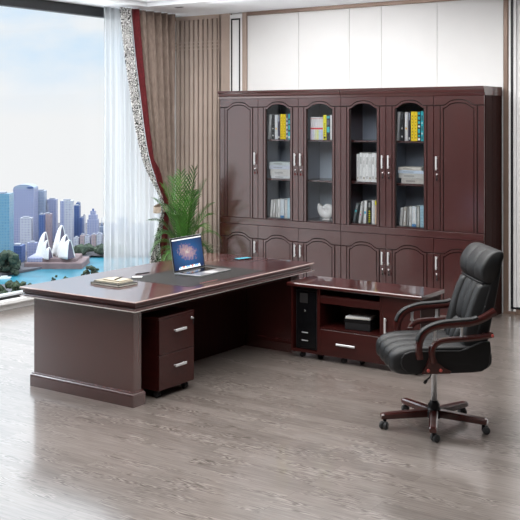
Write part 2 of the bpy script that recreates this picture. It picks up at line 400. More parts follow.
w.box(-3.795, RX, BY-.024, BY+.01, .055, .075, 'black_line')
struct('trim_5', w)
struct('baseboard_back', MB().box(-3.765, RX, BY-.022, BY+.01, 0, .054, 'bronze', .002).box(-3.90, -3.765, BY-.034, BY-.02, 0, .03, 'bronze'))
struct('wall_right', MB().box(RX, RX+.15, FY, BY+.15, 0, CZ+.5, 'rear_wall'))
struct('wall_front', MB().box(WX-.2, RX+.15, FY-.15, FY, 0, CZ+.5, 'rear_wall'))
# slot downlight
d = thing('recessed_downlight', 'small rectangular slot downlight set in the white ceiling near the curtain', 'ceiling light', (-7.56, 9.22, CZ-.006))
MB().box(-.055, .055, -.03, .03, 0, .006, 'frame_grey', .002).build('frame', d)
MB().box(-.045, .045, -.018, .018, -.003, 0.001, 'frame_dark').build('lamp_slot', d)

# ================================================================== CURTAINS
def fold(y, z, amp, per, ph=0): return amp*math.sin(y*2*PI/per+ph)+amp*.35*math.sin(y*2*PI/per*2.3+1.3)
def interp(tab, z):
    for (z0, v0), (z1, v1) in zip(tab, tab[1:]):
        if z0 >= z >= z1:
            t = (z0-z)/(z0-z1); t = t*t*(3-2*t) if False else t; return v0+(v1-v0)*t
    return tab[-1][1] if z < tab[-1][0] else tab[0][1]
def smoothtab(tab, z, e=.12):
    return sum(interp(tab, min(max(z+k*e/3, tab[-1][0]), tab[0][0])) for k in range(-3, 4))/7
s_ = MB()
def sheer(u, v):
    z = .02+v*(3.385+.03-.04); y = 8.652+u*1.225
    return (-8.262+fold(y, z, .022, .115)+.006*math.sin(z*2+y*9), y, z)
s_.grid(sheer, 180, 14, 'sheer')
so = s_.build('sheer_curtain', solid=0)
tag(so, 'translucent white sheer curtain hanging in narrow folds over the window', 'curtain')
# drape: leading edge tied back towards the corner
lead = [(3.37, 8.705), (2.87, 8.79), (2.40, 8.88), (1.92, 8.975), (1.56, 9.075), (1.31, 9.22), (1.12, 9.38), (.99, 9.45), (.79, 9.38), (.57, 9.30), (.31, 9.21), (.02, 9.17)]
trail = [(3.37, 9.76), (1.6, 9.76), (1.0, 9.73), (.7, 9.75), (.02, 9.78)]
bw = [(3.37, .265), (2.28, .25), (1.5, .20), (1.0, .10), (.8, .15), (.28, .30), (.02, .32)]
def drape_pt(u, z, off=0):
    a = smoothtab(lead, z); b = smoothtab(trail, z, .2); y = a+(b-a)*u
    w = (b-a)/1.16
    amp = .055*(.45+.55*w)
    x = -8.09+amp*math.sin(u*2*PI*7.5+.4)+amp*.3*math.sin(u*2*PI*17+z)
    if .85 < z < 1.12: x = x*.6+(-8.09)*.4
    k = min(1, u/.36)**2
    x = x*k+(-8.04)*(1-k)+.02*math.sin(z*1.7)*(1-k)
    return (x+off, y, z)
dr = thing('drape_curtain', 'tied back taupe drape with patterned border and dark red band in the corner', 'curtain', (-8.09, 9.6, .02))
def zz(v): return 3.37+(.02-3.37)*v
def ub(z): return smoothtab(bw, z)/(smoothtab(trail, z, .2)-smoothtab(lead, z))
def ured(z): return .10/(smoothtab(trail, z, .2)-smoothtab(lead, z))
MB().grid(lambda u, v: drape_pt((ub(zz(v))*.8+ured(zz(v)))+(1-ub(zz(v))*.8-ured(zz(v)))*u, zz(v)), 170, 60, 'drape').build('cloth', dr, True, solid=.004)
MB().grid(lambda u, v: drape_pt(ub(zz(v))*u*.80, zz(v), .012), 16, 60, 'maze').build('patterned_border', dr, True, solid=.006)
MB().grid(lambda u, v: drape_pt(ub(zz(v))*.80+ured(zz(v))*u, zz(v), .03), 10, 60, 'red_trim').build('red_band', dr, True, solid=.008)
t = MB()
def tie(u, v):
    a = u*2*PI; return (-8.09+.095*math.cos(a), 9.59+.185*math.sin(a), .955+.075*(v-.5)+.03*math.sin(a))
t.grid(tie, 36, 5, 'tie'); 
b = t.bm
b.faces.ensure_lookup_table()
# close the band
t.grid(lambda u, v: tie((35+u)/36*1.0 if False else u*1.0, v), 37, 5, 'tie')
t.build('tie_back', dr, True, solid=.012)

# ================================================================== BOOKCASES
CX0, CX1, CYF, CYB, CH = -7.28, -3.914, 9.654, 10.125, 2.385
DW = (CX1-CX0)/6
A0, A1, B0, B1 = .068, .093, .108, .0    # stile edge, moulding outer/inner, panel edge
def arch(x, w, z, rise, i0):
    """height of the arch line at x; flat outside i0..w-i0"""
    if x <= i0 or x >= w-i0: return z
    u_ = (x-i0)/(w-2*i0); s = math.sin(PI*u_); k_ = min(1, min(u_, 1-u_)/.26); return z+rise*.95*s**.7*(k_*k_*(3-2*k_))**.7
def door(parent, x0, z0, z1, spring, rise, glazed, hside, hz, lockz, key=False):
    """x0 world left edge; hside +1 handle at the right"""
    w = DW-.007; g = .011; yf, yb = CYF, CYF+.022
    N = 22
    mb = MB()
    if not glazed: mb.box(x0+.001, x0+w-.001, yf+.010, yb, z0, z1, 'groove_shade')
    else:
        for a, b_ in ((.001, .116), (w-.116, w-.001)): mb.box(x0+a, x0+b_, yf+.010, yb, z0, z1, 'groove_shade')
        xs = [.116+(w-.232)*i/N for i in range(N+1)]
        mb.ring([(x0+x, z1) for x in xs], [(x0+x, arch(x, w, spring, rise, .10)-.034) for x in xs], 'Y', yf+.010, yb, 'groove_shade')
    # header above the arch line
    xs = sorted(set([0, .10, w-.10, w]+[.10+(w-.20)*i/N for i in range(N+1)]))
    mb.ring([(x0+x, z1) for x in xs], [(x0+x, arch(x, w, spring, rise, .10)) for x in xs], 'Y', yf, yf+.014, 'mahog')
    # stiles
    ztop = spring-g
    mb.box(x0, x0+A0-.001, yf, yf+.014, z0, ztop, 'mahog', .0015).box(x0+w-A0+.001, x0+w, yf, yf+.014, z0, ztop, 'mahog', .0015)
    # U shaped moulding
    a, b_ = A0+g, A0+g+.024
    xs = [a+(w-2*a)*i/N for i in range(N+1)]
    xi = [b_+(w-2*b_)*i/N for i in range(N+1)]
    outer = [(x0+a, z0)]+[(x0+x, arch(x, w, spring, rise, .10)-g) for x in xs]+[(x0+w-a, z0)]
    inner = [(x0+b_, z0)]+[(x0+x, arch(x, w, spring, rise, .10)-g-.022) for x in xi]+[(x0+w-b_, z0)]
    mb.ring(outer, inner, 'Y', yf-.003, yf+.014, 'mahog')
    do = mb.build('door', parent, True)
    c0 = b_+g
    xp = [c0+(w-2*c0)*i/N for i in range(N+1)]
    top = [(x0+x, arch(x, w, spring, rise, .10)-2*g-.022) for x in xp]
    if not glazed:
        MB().ring(top, [(p[0], z0) for p in top], 'Y', yf-.001, yf+.014, 'mahog').build('raised_panel', do, True)
    else:
        MB().ring([(p[0], p[1]+.004) for p in top], [(p[0], z0) for p in top], 'Y', yf+.014, yf+.018, 'cab_glass').build('glass_pane', do, True)
    hx = x0+(w-.034 if hside > 0 else .034)
    h = MB().box(hx-.009, hx+.009, yf-.030, yf-.022, hz[0], hz[1], 'satin', .003)
    for z in (hz[0]+.02, hz[1]-.02): h.box(hx-.005, hx+.005, yf-.023, yf, z-.006, z+.006, 'satin')
    tag(h.build('handle', do, True), 'satin steel bar handle')
    if lockz:
        Rm = Matrix.Translation((hx, yf, lockz)) @ Matrix.Rotation(PI/2, 4, 'X')
        k = MB().lathe([(.010, 0), (.010, .006), (.008, .010), (.005, .0105)], m='chrome', n=14, mtx=Rm).build('lock', do, True)
        k = MB().tube([(hx+.002, yf-.010, lockz), (hx+.004, yf-.022, lockz-.004)], .003, 'satin', 6).tube([(hx+.004, yf-.022, lockz-.004), (hx+.008, yf-.024, lockz-.03)], .004, 'black_plastic', 6)
        k.box(hx+.000, hx+.020, yf-.028, yf-.022, lockz-.062, lockz-.034, 'red_key' if key else 'black_plastic', .003)
        k.build('key', do, True)
    return do
SH = [(.905, .925), (1.335, 1.357), (1.795, 1.815)]
def bookcase(i0, label, arch_light, locks, keys):
    x0 = CX0+DW*i0; x1 = x0+3*DW-.006
    t = thing('bookcase', label, 'bookcase', ((x0+x1)/2, (CYF+CYB)/2, 0))
    b = MB()
    yc = CYF+.024
    b.box(x0, x0+.022, yc, CYB, .0, 2.32, 'mahog').box(x1-.022, x1, yc, CYB, .0, 2.32, 'mahog')
    b.box(x0+.022, x1-.022, CYB-.012, CYB, .08, 2.30, 'inside')
    if i0 == 0: b.box(x0+2*DW+.01, x1-.024, CYB-.016, CYB-.0125, .9, 2.28, 'inside_reflection')
    b.box(x0+.022, x1-.022, yc, CYB, 2.29, 2.318, 'mahog_x')
    b.box(x0+.022, x1-.022, yc, CYB-.012, .875, .898, 'mahog_x').box(x0+.022, x1-.022, yc, CYB-.012, .08, .10, 'mahog_x')
    b.box(x0, x1, yc, yc+.02, 0, .08, 'mahog_x')
    for k in (1, 2): b.box(x0+DW*k-.009, x0+DW*k+.009, yc+.02, CYB-.012, .10, 2.29, 'inside')
    for k in range(3):
        gl = (i0+k) in (1, 2, 3, 4)
    b.build('carcass', t, True)
    MB().box(x0-.0, x1+.0, CYF-.004, yc, .805, .878, 'mahog', .002).build('middle_rail', t, True)
    c = MB().prism([(CYF+.0, 2.295), (CYF-.006, 2.318), (CYF-.018, 2.33), (CYF-.02, 2.352), (CYF-.036, 2.372), (CYF-.036, 2.387), (CYB, 2.387), (CYB, 2.295)], 'X', x0-(.012 if i0 == 0 else 0), x1+(.010 if i0 else 0), 'mahog_x')
    c.build('crown', t, True)
    for k in range(3):
        j = i0+k; gl = j in (1, 2, 3, 4)
        hs = {0: 1, 1: 1, 2: -1, 3: 1, 4: -1, 5: -1}[j]
        door(t, x0+DW*k+.0025, .885, 2.29, 2.198, .062, gl, hs, (1.515, 1.66), 1.468, key=j in (0, 1, 2))
        door(t, x0+DW*k+.0025, .085, .80, .650, .062, False, hs, (.475, .615), .425 if j > 2 else None, key=False)
        if gl:
            for q, (a, z) in enumerate(SH[1:]):
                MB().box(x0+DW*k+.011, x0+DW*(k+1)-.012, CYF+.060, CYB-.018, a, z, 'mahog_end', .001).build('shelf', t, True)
            # nothing else
    if i0: # side panel with vertical seam
        MB().box(x1, x1+.008, yc+.004, yc+.175, .0, 2.30, 'mahog_shade').box(x1, x1+.008, yc+.181, yc+.29, .0, 2.30, 'mahog_shade').box(x1, x1+.008, yc+.296, CYB-.002, .0, 2.30, 'mahog_shade').build('side_panel', t, True)
    return t
bookcase(0, 'mahogany three door bookcase beside the ribbed corner wall, holding the white shell', 'bookcase', 0, 0)
bookcase(3, 'mahogany three door bookcase behind the office chair, white wall panel beside it', 'bookcase', 0, 0)

# ------------------------------------------------------------------ books
_bm = {}
def bmat(col, rough=.5):
    k = tuple(round(c, 3) for c in col)
    if k not in _bm:
        _bm[k] = mat('book cover', col, rough, var=.08, vscale=30); M['bk%d' % len(_bm)] = _bm[k]; _bm[k] = 'bk%d' % len(_bm)
    return _bm[k]
def book_mesh(th, h, d, col, marks=()):
    """standing book, spine at y=0 facing -y, base at z=0, x centred"""
    m = bmat(col); b = MB(); t = min(.003, th*.18)
    b.prism([(-th/2, .004), (-th/2+t, 0), (th/2-t, 0), (th/2, .004), (th/2, d), (th/2-t, d), (th/2-t, .006), (-th/2+t, .006), (-th/2+t, d), (-th/2, d)], 'Z', 0, h, m)
    b.box(-th/2+t, th/2-t, .006, d-.004, .004, h-.004, 'paper')
    for (z0, z1, c, ww) in marks:
        b.box(-th/2*ww, th/2*ww, -.0006, .001, z0*h, z1*h, bmat(c))
    return b
YB_ = 9.738
def put_book(u0, u1, v_top, zb, col, label, group, lean=0, marks=(), d=.20, cat='book', name='book'):
    P0 = onY(u0, 200, YB_); P1 = onY(u1, 200, YB_)
    th = (P1.x-P0.x)*.94; xc = (P0.x+P1.x)/2
    h = (onY(u0, v_top, YB_).z-zb)/max(.6, math.cos(lean))
    o = book_mesh(th, h, d, col, marks).build(name)
    lift = abs(math.sin(lean))*th/2
    o.location = (xc, YB_, zb+lift); o.rotation_euler = (0, lean, 0)
    tag(o, label, cat, group); return o
G1, G2, G3 = (.62, .62, .62), (.55, .56, .58), (.80, .80, .78)
BLK, YEL, TEA, WHT, LBL = (.02, .02, .024), (.95, .68, .02), (.03, .48, .55), (.93, .93, .92), (.42, .62, .72)
def dashes(c, n=7, a=.08, b=.92, ww=.45):
    s = (b-a)/n; return [(a+i*s, a+i*s+s*.55, c, ww) for i in range(n)]
def top_row(u, vt, zb, where, group):
    s = 1.0
    o = put_book(u+.2, u+3.2, vt+.5, zb, G2, 'leaning grey paperback, '+where, group, lean=.075, marks=[(.05, .95, (.6, .6, .6), .4)])
    put_book(u+5.0, u+8.4, vt+.6, zb, BLK, 'black ring binder, '+where, group, marks=[(.12, .18, WHT, .4), (.40, .46, WHT, .3), (.75, .95, (.1, .1, .11), .5)], name='ring_binder', cat='binder')
    put_book(u+9.2, u+12.7, vt+.7, zb, (.62, .6, .6), 'pale grey book next to the black binder, '+where, group, marks=[(.40, .46, (.8, .45, .1), .5), (.5, .9, (.74, .73, .74), .6)])
    put_book(u+12.9, u+15.2, vt, zb, (.03, .025, .05), 'dark navy book between grey and yellow, '+where, group, marks=[(.7, .95, (.3, .32, .4), .5), (.05, .12, WHT, .5)])
    put_book(u+15.4, u+18.6, vt+.2, zb, YEL, 'yellow paperback beside the navy book, '+where, group, marks=dashes((.35, .24, .01), 8, ww=.3))
    put_book(u+18.8, u+22.0, vt+.2, zb, YEL, 'yellow paperback beside the teal books, '+where, group, marks=dashes((.35, .24, .01), 8, ww=.3))
    put_book(u+22.2, u+25.2, vt-.3, zb, BLK, 'black and teal book beside the yellow pair, '+where, group, marks=[(x, y, c_, .75) for x, y, c_ in ((.02, .10, WHT), (.14, .20, TEA), (.26, .40, TEA), (.46, .52, WHT), (.58, .66, TEA), (.72, .82, TEA), (.88, .97, TEA))])
    put_book(u+25.4, u+28.2, vt-.4, zb, TEA, 'teal book closing the row, '+where, group, marks=[(x, y, c_, .4) for x, y, c_ in ((.05, .16, BLK), (.22, .28, WHT), (.34, .50, BLK), (.58, .62, WHT), (.68, .86, BLK))])
top_row(395.3, 111.5, 1.816, 'top shelf behind the office chair', 'books on the top shelf behind the chair')
# same kind of row, a little narrower, behind the first glazed door
def top_row2(u, vt, zb, where, group):
    k = .90
    spec = [(.2, 3.0, .6, G2, 'leaning grey paperback, ', .075, [(.05, .95, (.6, .6, .6), .4)]),
            (4.6, 7.6, .6, BLK, 'black ring binder, ', 0, [(.12, .18, WHT, .4), (.40, .46, WHT, .3)]),
            (8.0, 11.4, .8, (.72, .72, .74), 'pale grey book next to the black binder, ', 0, [(.40, .46, (.8, .5, .1), .5)]),
            (11.6, 13.9, 0, (.10, .09, .14), 'dark slate book between grey and yellow, ', 0, [(.7, .95, (.4, .42, .5), .6), (.05, .12, WHT, .5)]),
            (14.1, 17.1, .2, YEL, 'yellow paperback beside the slate book, ', 0, dashes((.45, .32, .01), 8, ww=.3)),
            (17.3, 20.3, .2, YEL, 'yellow paperback beside the blue black book, ', 0, dashes((.45, .32, .01), 8, ww=.3)),
            (20.5, 22.9, -.1, (.10, .12, .16), 'blue black book beside the yellow pair, ', 0, dashes(WHT, 5)),
            (23.1, 25.6, -.4, (.05, .55, .58), 'bright teal striped book, ', 0, [(.05, .12, WHT, .9), (.3, .36, BLK, .9), (.55, .6, BLK, .9), (.75, .8, BLK, .9)])]
    for a, b, dv, col, lab, ln, mk in spec:
        put_book(u+a*k, u+b*k, vt+dv, zb, col, lab+where, group, lean=ln, marks=mk, name='ring_binder' if 'binder' in lab else 'book', cat='binder' if 'binder' in lab else 'book')
top_row2(267.4, 114, 1.816, 'top shelf beside the solid end door', 'books on the top shelf of the corner bookcase')
# third glazed door, top shelf: slim volumes with a red band, yellow, black, white
gz = 'slim volumes with a red band on the top shelf'
cols3 = [(.70, .62, .78), (.72, .72, .80), (.75, .75, .55), (.80, .80, .35), (.62, .74, .85), (.60, .66, .86)]
nm3 = ['lilac based slim white volume, first of the red banded set', 'slim white volume with pale grey base, second of the red banded set', 'slim white volume with cream base, third of the red banded set',
       'slim white volume with yellow base, fourth of the red banded set', 'slim white volume with pale blue base, fifth of the red banded set', 'slim white volume with blue base, last of the red banded set']
for i in range(6):
    put_book(310.4+i*2.08, 310.4+(i+1)*2.08, 117.2, 1.816, (.80, .78, .78), nm3[i], gz, marks=[(.0, .45, cols3[i], .98), (.46, .53, (.75, .03, .04), 1.0), (.92, .95, (.6, .2, .2), .6)])
put_book(323.0, 326.3, 115, 1.816, (.88, .80, .02), 'bright yellow book with a black dot beside the red banded set', 'books on the top shelf above the shell', marks=[(.05, .13, BLK, .6)]+dashes((.1, .1, .02), 6, .2, .7, .3))
put_book(326.5, 329.8, 115, 1.816, (.03, .035, .05), 'black and teal book between the bright yellow and the thin white book', 'books on the top shelf above the shell', marks=[(.30, .52, (.1, .55, .6), .9), (.86, .96, (.1, .5, .55), .9), (.6, .8, (.15, .16, .2), .8)])
put_book(330.1, 331.9, 115, 1.816, WHT, 'thin white book closing the top shelf row above the shell', 'books on the top shelf above the shell')
# rows of white books
def row(specs, zb, group, where):
    for (a, b, vt, col, lab, ln, mk) in specs:
        put_book(a, b, vt, zb, col, lab+', '+where, group, lean=ln, marks=mk)
gy = lambda v: (min(.95, v*1.15), min(.95, v*1.15), min(.95, v*1.13))
ordn = ['first', 'second', 'third', 'fourth', 'fifth', 'sixth', 'seventh']
sp = []
for i in range(7):
    vt = [154, 152.6, 153.4, 153, 153.6, 152.8, 153.4][i]
    sp.append((356.3+i*3.05, 356.3+(i+1)*3.05, vt, gy([.62, .72, .78, .8, .7, .82, .76][i]), ['pale grey spined book, first', 'white book, second', 'white book, third', 'white book, fourth', 'off white book, fifth', 'white book, sixth', 'white book, last'][i]+' of the upright row', 0, [(.6, .85, gy(.35), .35), (.1, .2, gy(.5), .5)] if i % 2 else [(.1, .16, (.45, .4, .3), .5), (.5, .75, gy(.5), .3)]))
row(sp, 1.358, 'white books standing on the middle shelf', 'middle shelf beside the handles')
row([(352.2, 354.8, 203.5, (.18, .21, .22), 'slate grey book with cyan mark, leaning most', .235, [(.55, .65, (.1, .6, .65), .8), (.7, .9, gy(.3), .5)]),
     (358.1, 360.6, 201.8, gy(.66), 'light grey book with pink and orange dots, leaning', .155, [(.35, .42, (.8, .15, .4), .4), (.5, .55, (.8, .5, .1), .4), (.8, .95, gy(.4), .6)]),
     (363.1, 365.9, 200.6, gy(.84), 'white book with a cyan dot, leaning slightly', .06, [(.42, .52, (.02, .5, .75), .6)]),
     (367.6, 371.2, 200.4, BLK, 'black book with yellow lettering', 0, dashes((.75, .75, .02), 6, .05, .6, .5)+[(.7, .9, gy(.4), .5)]),
     (371.5, 374.6, 200.4, gy(.84), 'white book beside the black and yellow one', 0, [(.1, .9, gy(.72), .6)]),
     (374.8, 377.0, 200.2, (.78, .55, .38), 'cream and orange book with a yellow top', 0, [(.8, .98, (.9, .85, .02), 1)])],
    .900, 'books on the bottom shelf with the black and yellow one', 'bottom shelf')
row([(399.2, 401.8, 207.8, gy(.68), 'white book leaning first in the row', .09, [(.05, .95, gy(.5), .4)]),
     (402.8, 405.6, 207, (.5, .46, .42), 'brownish grey book leaning second in the row', .07, [(.2, .8, gy(.7), .5)]),
     (406.5, 408.3, 207.2, gy(.3), 'narrow dark grey book', .04, []),
     (408.8, 411.4, 206.8, gy(.66), 'light grey book with a dark label', .02, [(.2, .6, gy(.45), .5)]),
     (411.7, 416.4, 206.4, (.75, .8, .83), 'thick white and blue book', 0, [(.0, .12, (.1, .3, .6), .9), (.2, .9, gy(.85), .5)]),
     (416.8, 419.5, 206.8, (.45, .45, .42), 'olive grey book', 0, [(.1, .9, gy(.6), .3)]),
     (419.8, 424.0, 205.4, LBL, 'light blue thick book closing the row', 0, dashes((.35, .55, .66), 6, ww=.8))],
    .900, 'books on the bottom shelf behind the chair', 'bottom shelf nearest the chair')
row([(269.6, 271.9, 199.8, gy(.75), 'white book leaning first in the row', .09, []),
     (272.6, 274.8, 199.4, (.62, .6, .58), 'warm grey book leaning second in the row', .07, [(.2, .8, gy(.75), .5)]),
     (275.5, 277.2, 199.8, gy(.55), 'narrow grey book', .03, []),
     (277.6, 279.8, 199.4, gy(.8), 'white book with faint label', .0, [(.3, .6, gy(.6), .5)]),
     (280.1, 284.2, 199, (.78, .84, .88), 'thick white book with blue foot', 0, [(.0, .12, (.1, .3, .6), .9)]),
     (284.5, 287.0, 199.6, gy(.7), 'light grey book', 0, []),
     (287.2, 290.8, 198.2, (.55, .76, .85), 'light blue thick book closing the row', 0, [])],
    .900, 'books on the bottom shelf of the corner bookcase', 'bottom shelf nearest the palm')
def stack(u0, u1, zb, items, where, group):
    z = zb
    for (a, b, h, col, lab) in items:
        P0 = onY(u0+a, 200, YB_); P1 = onY(u1+b, 200, YB_); w_ = P1.x-P0.x
        mb = MB(); c_ = bmat(col)
        mb.box(-w_/2, w_/2, 0, .19, 0, .0035, c_).box(-w_/2, w_/2, 0, .19, h-.0055, h-.002, c_).box(-w_/2, w_/2, 0, .004, .003, h-.005, c_)
        mb.box(-w_/2+.004, w_/2-.004, .004, .186, .0035, h-.0055, 'paper')
        mb.box(-w_*.3, w_*.1, -.0006, .001, h*.3, h*.6, bmat(tuple(x*.6 for x in col)))
        o = mb.build('book'); o.location = ((P0.x+P1.x)/2, YB_, z); z += h-.0008
        tag(o, lab+where, 'book', group)
stack(398.3, 424.4, 1.358, [(3, 0, .058, (.55, .52, .48), 'thick beige book lying flat at the bottom of the stack'), (.5, 0, .052, (.60, .59, .56), 'grey book lying flat second from the bottom of the stack'), (-.3, -.4, .034, (.62, .72, .84), 'pale blue book lying flat in the stack'), (0, -3, .036, (.66, .63, .57), 'cream book on top of the stack')], ', middle shelf nearest the chair', 'stacked books behind the chair')
stack(269.6, 291.2, 1.358, [(1.5, 0, .034, (.74, .75, .76), 'white book lying flat at the bottom of the stack'), (.8, 0, .075, (.70, .69, .67), 'thick grey white book lying flat in the stack'), (-.6, -.2, .046, (.62, .66, .74), 'pale blue grey book lying flat in the stack'), (-.3, -.5, .040, (.60, .66, .66), 'grey green book on top of the stack')], ', middle shelf nearest the palm', 'stacked books near the palm')
# shell ornament (nautilus)
sc = onY(326.3, 210, 9.78)
sh = thing('shell_ornament', 'white spiral nautilus shell ornament behind glass on the bottom shelf', 'ornament', (sc.x, 9.80, .90))
M['shell'] = mat('white shell', (.88, .87, .86), .3, var=.03)
mb = MB(); TH = 2*PI*2.9
def naut(u, v):
    th_ = u*TH; k = math.exp(-.125*(TH-th_))
    a = PI*.82+(TH-th_)
    rad = .080*k; tr = .054*k*(1+.025*math.sin(th_*16)); b = v*2*PI
    return ((rad+tr*math.cos(b))*math.cos(a), tr*.8*math.sin(b), (rad+tr*math.cos(b))*math.sin(a))
t = bmesh.new(); nu, nv = 150, 16
Gd = [[t.verts.new(naut(i/(nu-1), j/nv)) for j in range(nv)] for i in range(nu)]
for i in range(nu-1):
    for j in range(nv): t.faces.new((Gd[i][j], Gd[i][(j+1) % nv], Gd[i+1][(j+1) % nv], Gd[i+1][j]))
t.faces.new(Gd[0]); t.faces.new(Gd[-1]); bmesh.ops.recalc_face_normals(t, faces=t.faces)
zmin = min(v.co.z for v in t.verts)
bmesh.ops.translate(t, vec=(0, 0, .012-zmin), verts=t.verts)
mb.merge(t, 'shell', True); mb.build('shell', sh)
MB().box(-.05, .05, -.035, .035, 0, .014, 'shell', .004).build('stand', sh)

# ================================================================== DESK
DX0, DX1, DY0, DY1, DH = -5.896, -4.7105, 5.26, 7.655, .76
dk = thing('executive_desk', 'large dark mahogany executive desk with silver edge lines by the window', 'desk', ((DX0+DX1)/2, (DY0+DY1)/2, 0))
def frustum_loop(mb, prof, m_list):
    """prof: list of (inset, z); rectangular rings"""
    t = bmesh.new(); R = []
    for ins, z in prof:
        R.append([t.verts.new(p) for p in ((DX0+ins, DY0+ins, z), (DX1-ins, DY0+ins, z), (DX1-ins, DY1-ins, z), (DX0+ins, DY1-ins, z))])
    mi = [mb.slot(m) for m in m_list]
    bm = mb.bm; V = [[bm.verts.new(v.co) for v in r] for r in R]
    for i in range(len(V)-1):
        for k in range(4):
            f = bm.faces.new((V[i][k], V[i][(k+1) % 4], V[i+1][(k+1) % 4], V[i+1][k])); f.material_index = mi[i]
    bm.faces.new(V[0][::-1]).material_index = mi[0]; bm.faces.new(V[-1]).material_index = mi[-1]
    t.free(); bmesh.ops.recalc_face_normals(bm, faces=bm.faces)
mb = MB(); frustum_loop(mb, [(.018, .716), (.020, .724), (.006, .742), (.0, .747), (.0, .754), (.006, .760), (.008, .760)], ['mahog_x', 'mahog_x', 'mahog_x', 'mahog_top', 'edge_highlight', 'mahog_top', 'mahog_top'])
M['edge_highlight'] = mat('painted edge highlight', (.42, .30, .28), .2, coat=1, coat_rough=.05, coat_ior=1.8)  # highlight along the top bevel, painted as a lighter colour
mb.build('desktop', dk, True)
mb = MB(); frustum_loop(mb, [(.020, .682), (.003, .686), (.001, .694), (.014, .697), (.030, .7158)], ['mahog_x', 'silver_trim', 'mahog_x', 'mahog_x', 'mahog_x'])
mb.build('edge_moulding', dk, True)
mb = MB().box(DX0+.10, DX1-.10, DY0+.10, DY1-.19, .64, .6845, 'mahog_shade'); mb.build('underframe', dk, True)
def end_panel(y0, y1):
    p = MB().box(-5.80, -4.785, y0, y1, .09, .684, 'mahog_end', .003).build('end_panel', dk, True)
    q_ = .020
    b = MB(); prof = [(q_, 0), (q_, .075), (.018, .088), (.012, .094), (.012, .102), (0, .106)]
    V = []
    for ins, z in prof:
        V.append([b.bm.verts.new(v) for v in ((-5.80-ins, y0-ins, z), (-4.785+ins, y0-ins, z), (-4.785+ins, y1+ins, z), (-5.80-ins, y1+ins, z))])
    for i in range(len(V)-1):
        for k in range(4): b.bm.faces.new((V[i][k], V[i][(k+1) % 4], V[i+1][(k+1) % 4], V[i+1][k]))
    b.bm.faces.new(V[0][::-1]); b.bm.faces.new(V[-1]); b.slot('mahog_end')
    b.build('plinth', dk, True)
end_panel(5.32, 5.41); end_panel(7.38, 7.50)
MB().box(-5.30, -5.27, 5.44, 7.382, .0, .639, 'mahog_shade').build('modesty_panel', dk, True)
# leather inlay in the desktop
pts = [(-5.47, 6.10), (-4.83, 6.10), (-4.80, 6.20), (-4.80, 6.98), (-5.47, 6.98)]
MB().prism([(-5.47, 5.98), (-4.80, 5.98), (-4.80, 7.0), (-5.47, 7.0)], 'Z', .7595, .7612, 'leather_inlay').build('leather_inlay', dk, True)
# small embossed dashes on the inlay edge
g_ = MB()
for i in range(9): g_.box(-4.845, -4.835, 6.16+i*.026, 6.16+i*.026+.014, .7610, .7617, 'stud')
g_.build('embossed_line', dk, True)

# pedestal
pd = thing('pedestal_cabinet', 'mahogany two drawer mobile pedestal under the desk', 'cabinet', (-4.98, 5.77, 0))
py0, py1, pz = 5.565, 5.975, .595
MB().box(-5.23, -4.772, py0, py1, .06, pz-.018, 'mahog_low').build('body', pd, True)
MB().box(-5.235, -4.752, py0-.002, py1+.002, pz-.018, pz, 'mahog_low', .003).build('top_panel', pd, True)
for z0, z1, lk in ((.062, .315, 0), (.320, .575, 1)):
    dw = MB().box(-4.772, -4.752, py0+.002, py1-.002, z0, z1, 'mahog_low', .002).build('drawer', pd, True)
    yc = (py0+py1)/2+.02; zc = z1-.095
    h = MB().box(-4.732, -4.722, yc-.065, yc+.065, zc-.010, zc+.010, 'satin', .003)
    for y in (yc-.05, yc+.05): h.box(-4.753, -4.730, y-.006, y+.006, zc-.005, zc+.005, 'satin')
    h.build('handle', dw, True)
    if lk:
        Rm = Matrix.Translation((-4.752, py1-.035, z1-.035)) @ Matrix.Rotation(PI/2, 4, 'Y')
        MB().lathe([(.012, 0), (.012, .006), (.009, .009), (.004, .0095)], m='chrome', n=14, mtx=Rm).build('lock', dw, True)
        MB().box(-4.742, -4.728, py1-.037, py1-.033, z1-.04, z1-.03, 'satin').box(-4.738, -4.732, py1-.036, py1-.026, z1-.085, z1-.04, 'black_plastic', .002).build('key', dw, True)
def caster_small(par, x, y, r=.024, zt=.06, name='caster'):
    b = MB(); mt = Matrix.Translation((x, y, r)) @ Matrix.Rotation(PI/2, 4, 'X')
    for s in (-.013, .013): b.lathe([(r*.5, -.007), (r, -.005), (r, .005), (r*.5, .007)], m='black_plastic', n=16, mtx=Matrix.Translation((0, s, 0)) @ mt)
    b.lathe([(.016, 0), (.016, .004)], (x, y, zt-.004), 'black_plastic', 12).lathe([(.006, 0), (.006, zt-r)], (x, y, r), 'black_plastic', 10)
    b.box(x-r*.8, x+r*.5, y-.006, y+.006, r, r*1.9, 'black_plastic', .003)
    return b.build(name, par, True)
for x in (-4.81, -5.18):
    for y in (py0+.045, py1-.045): caster_small(pd, x, y)

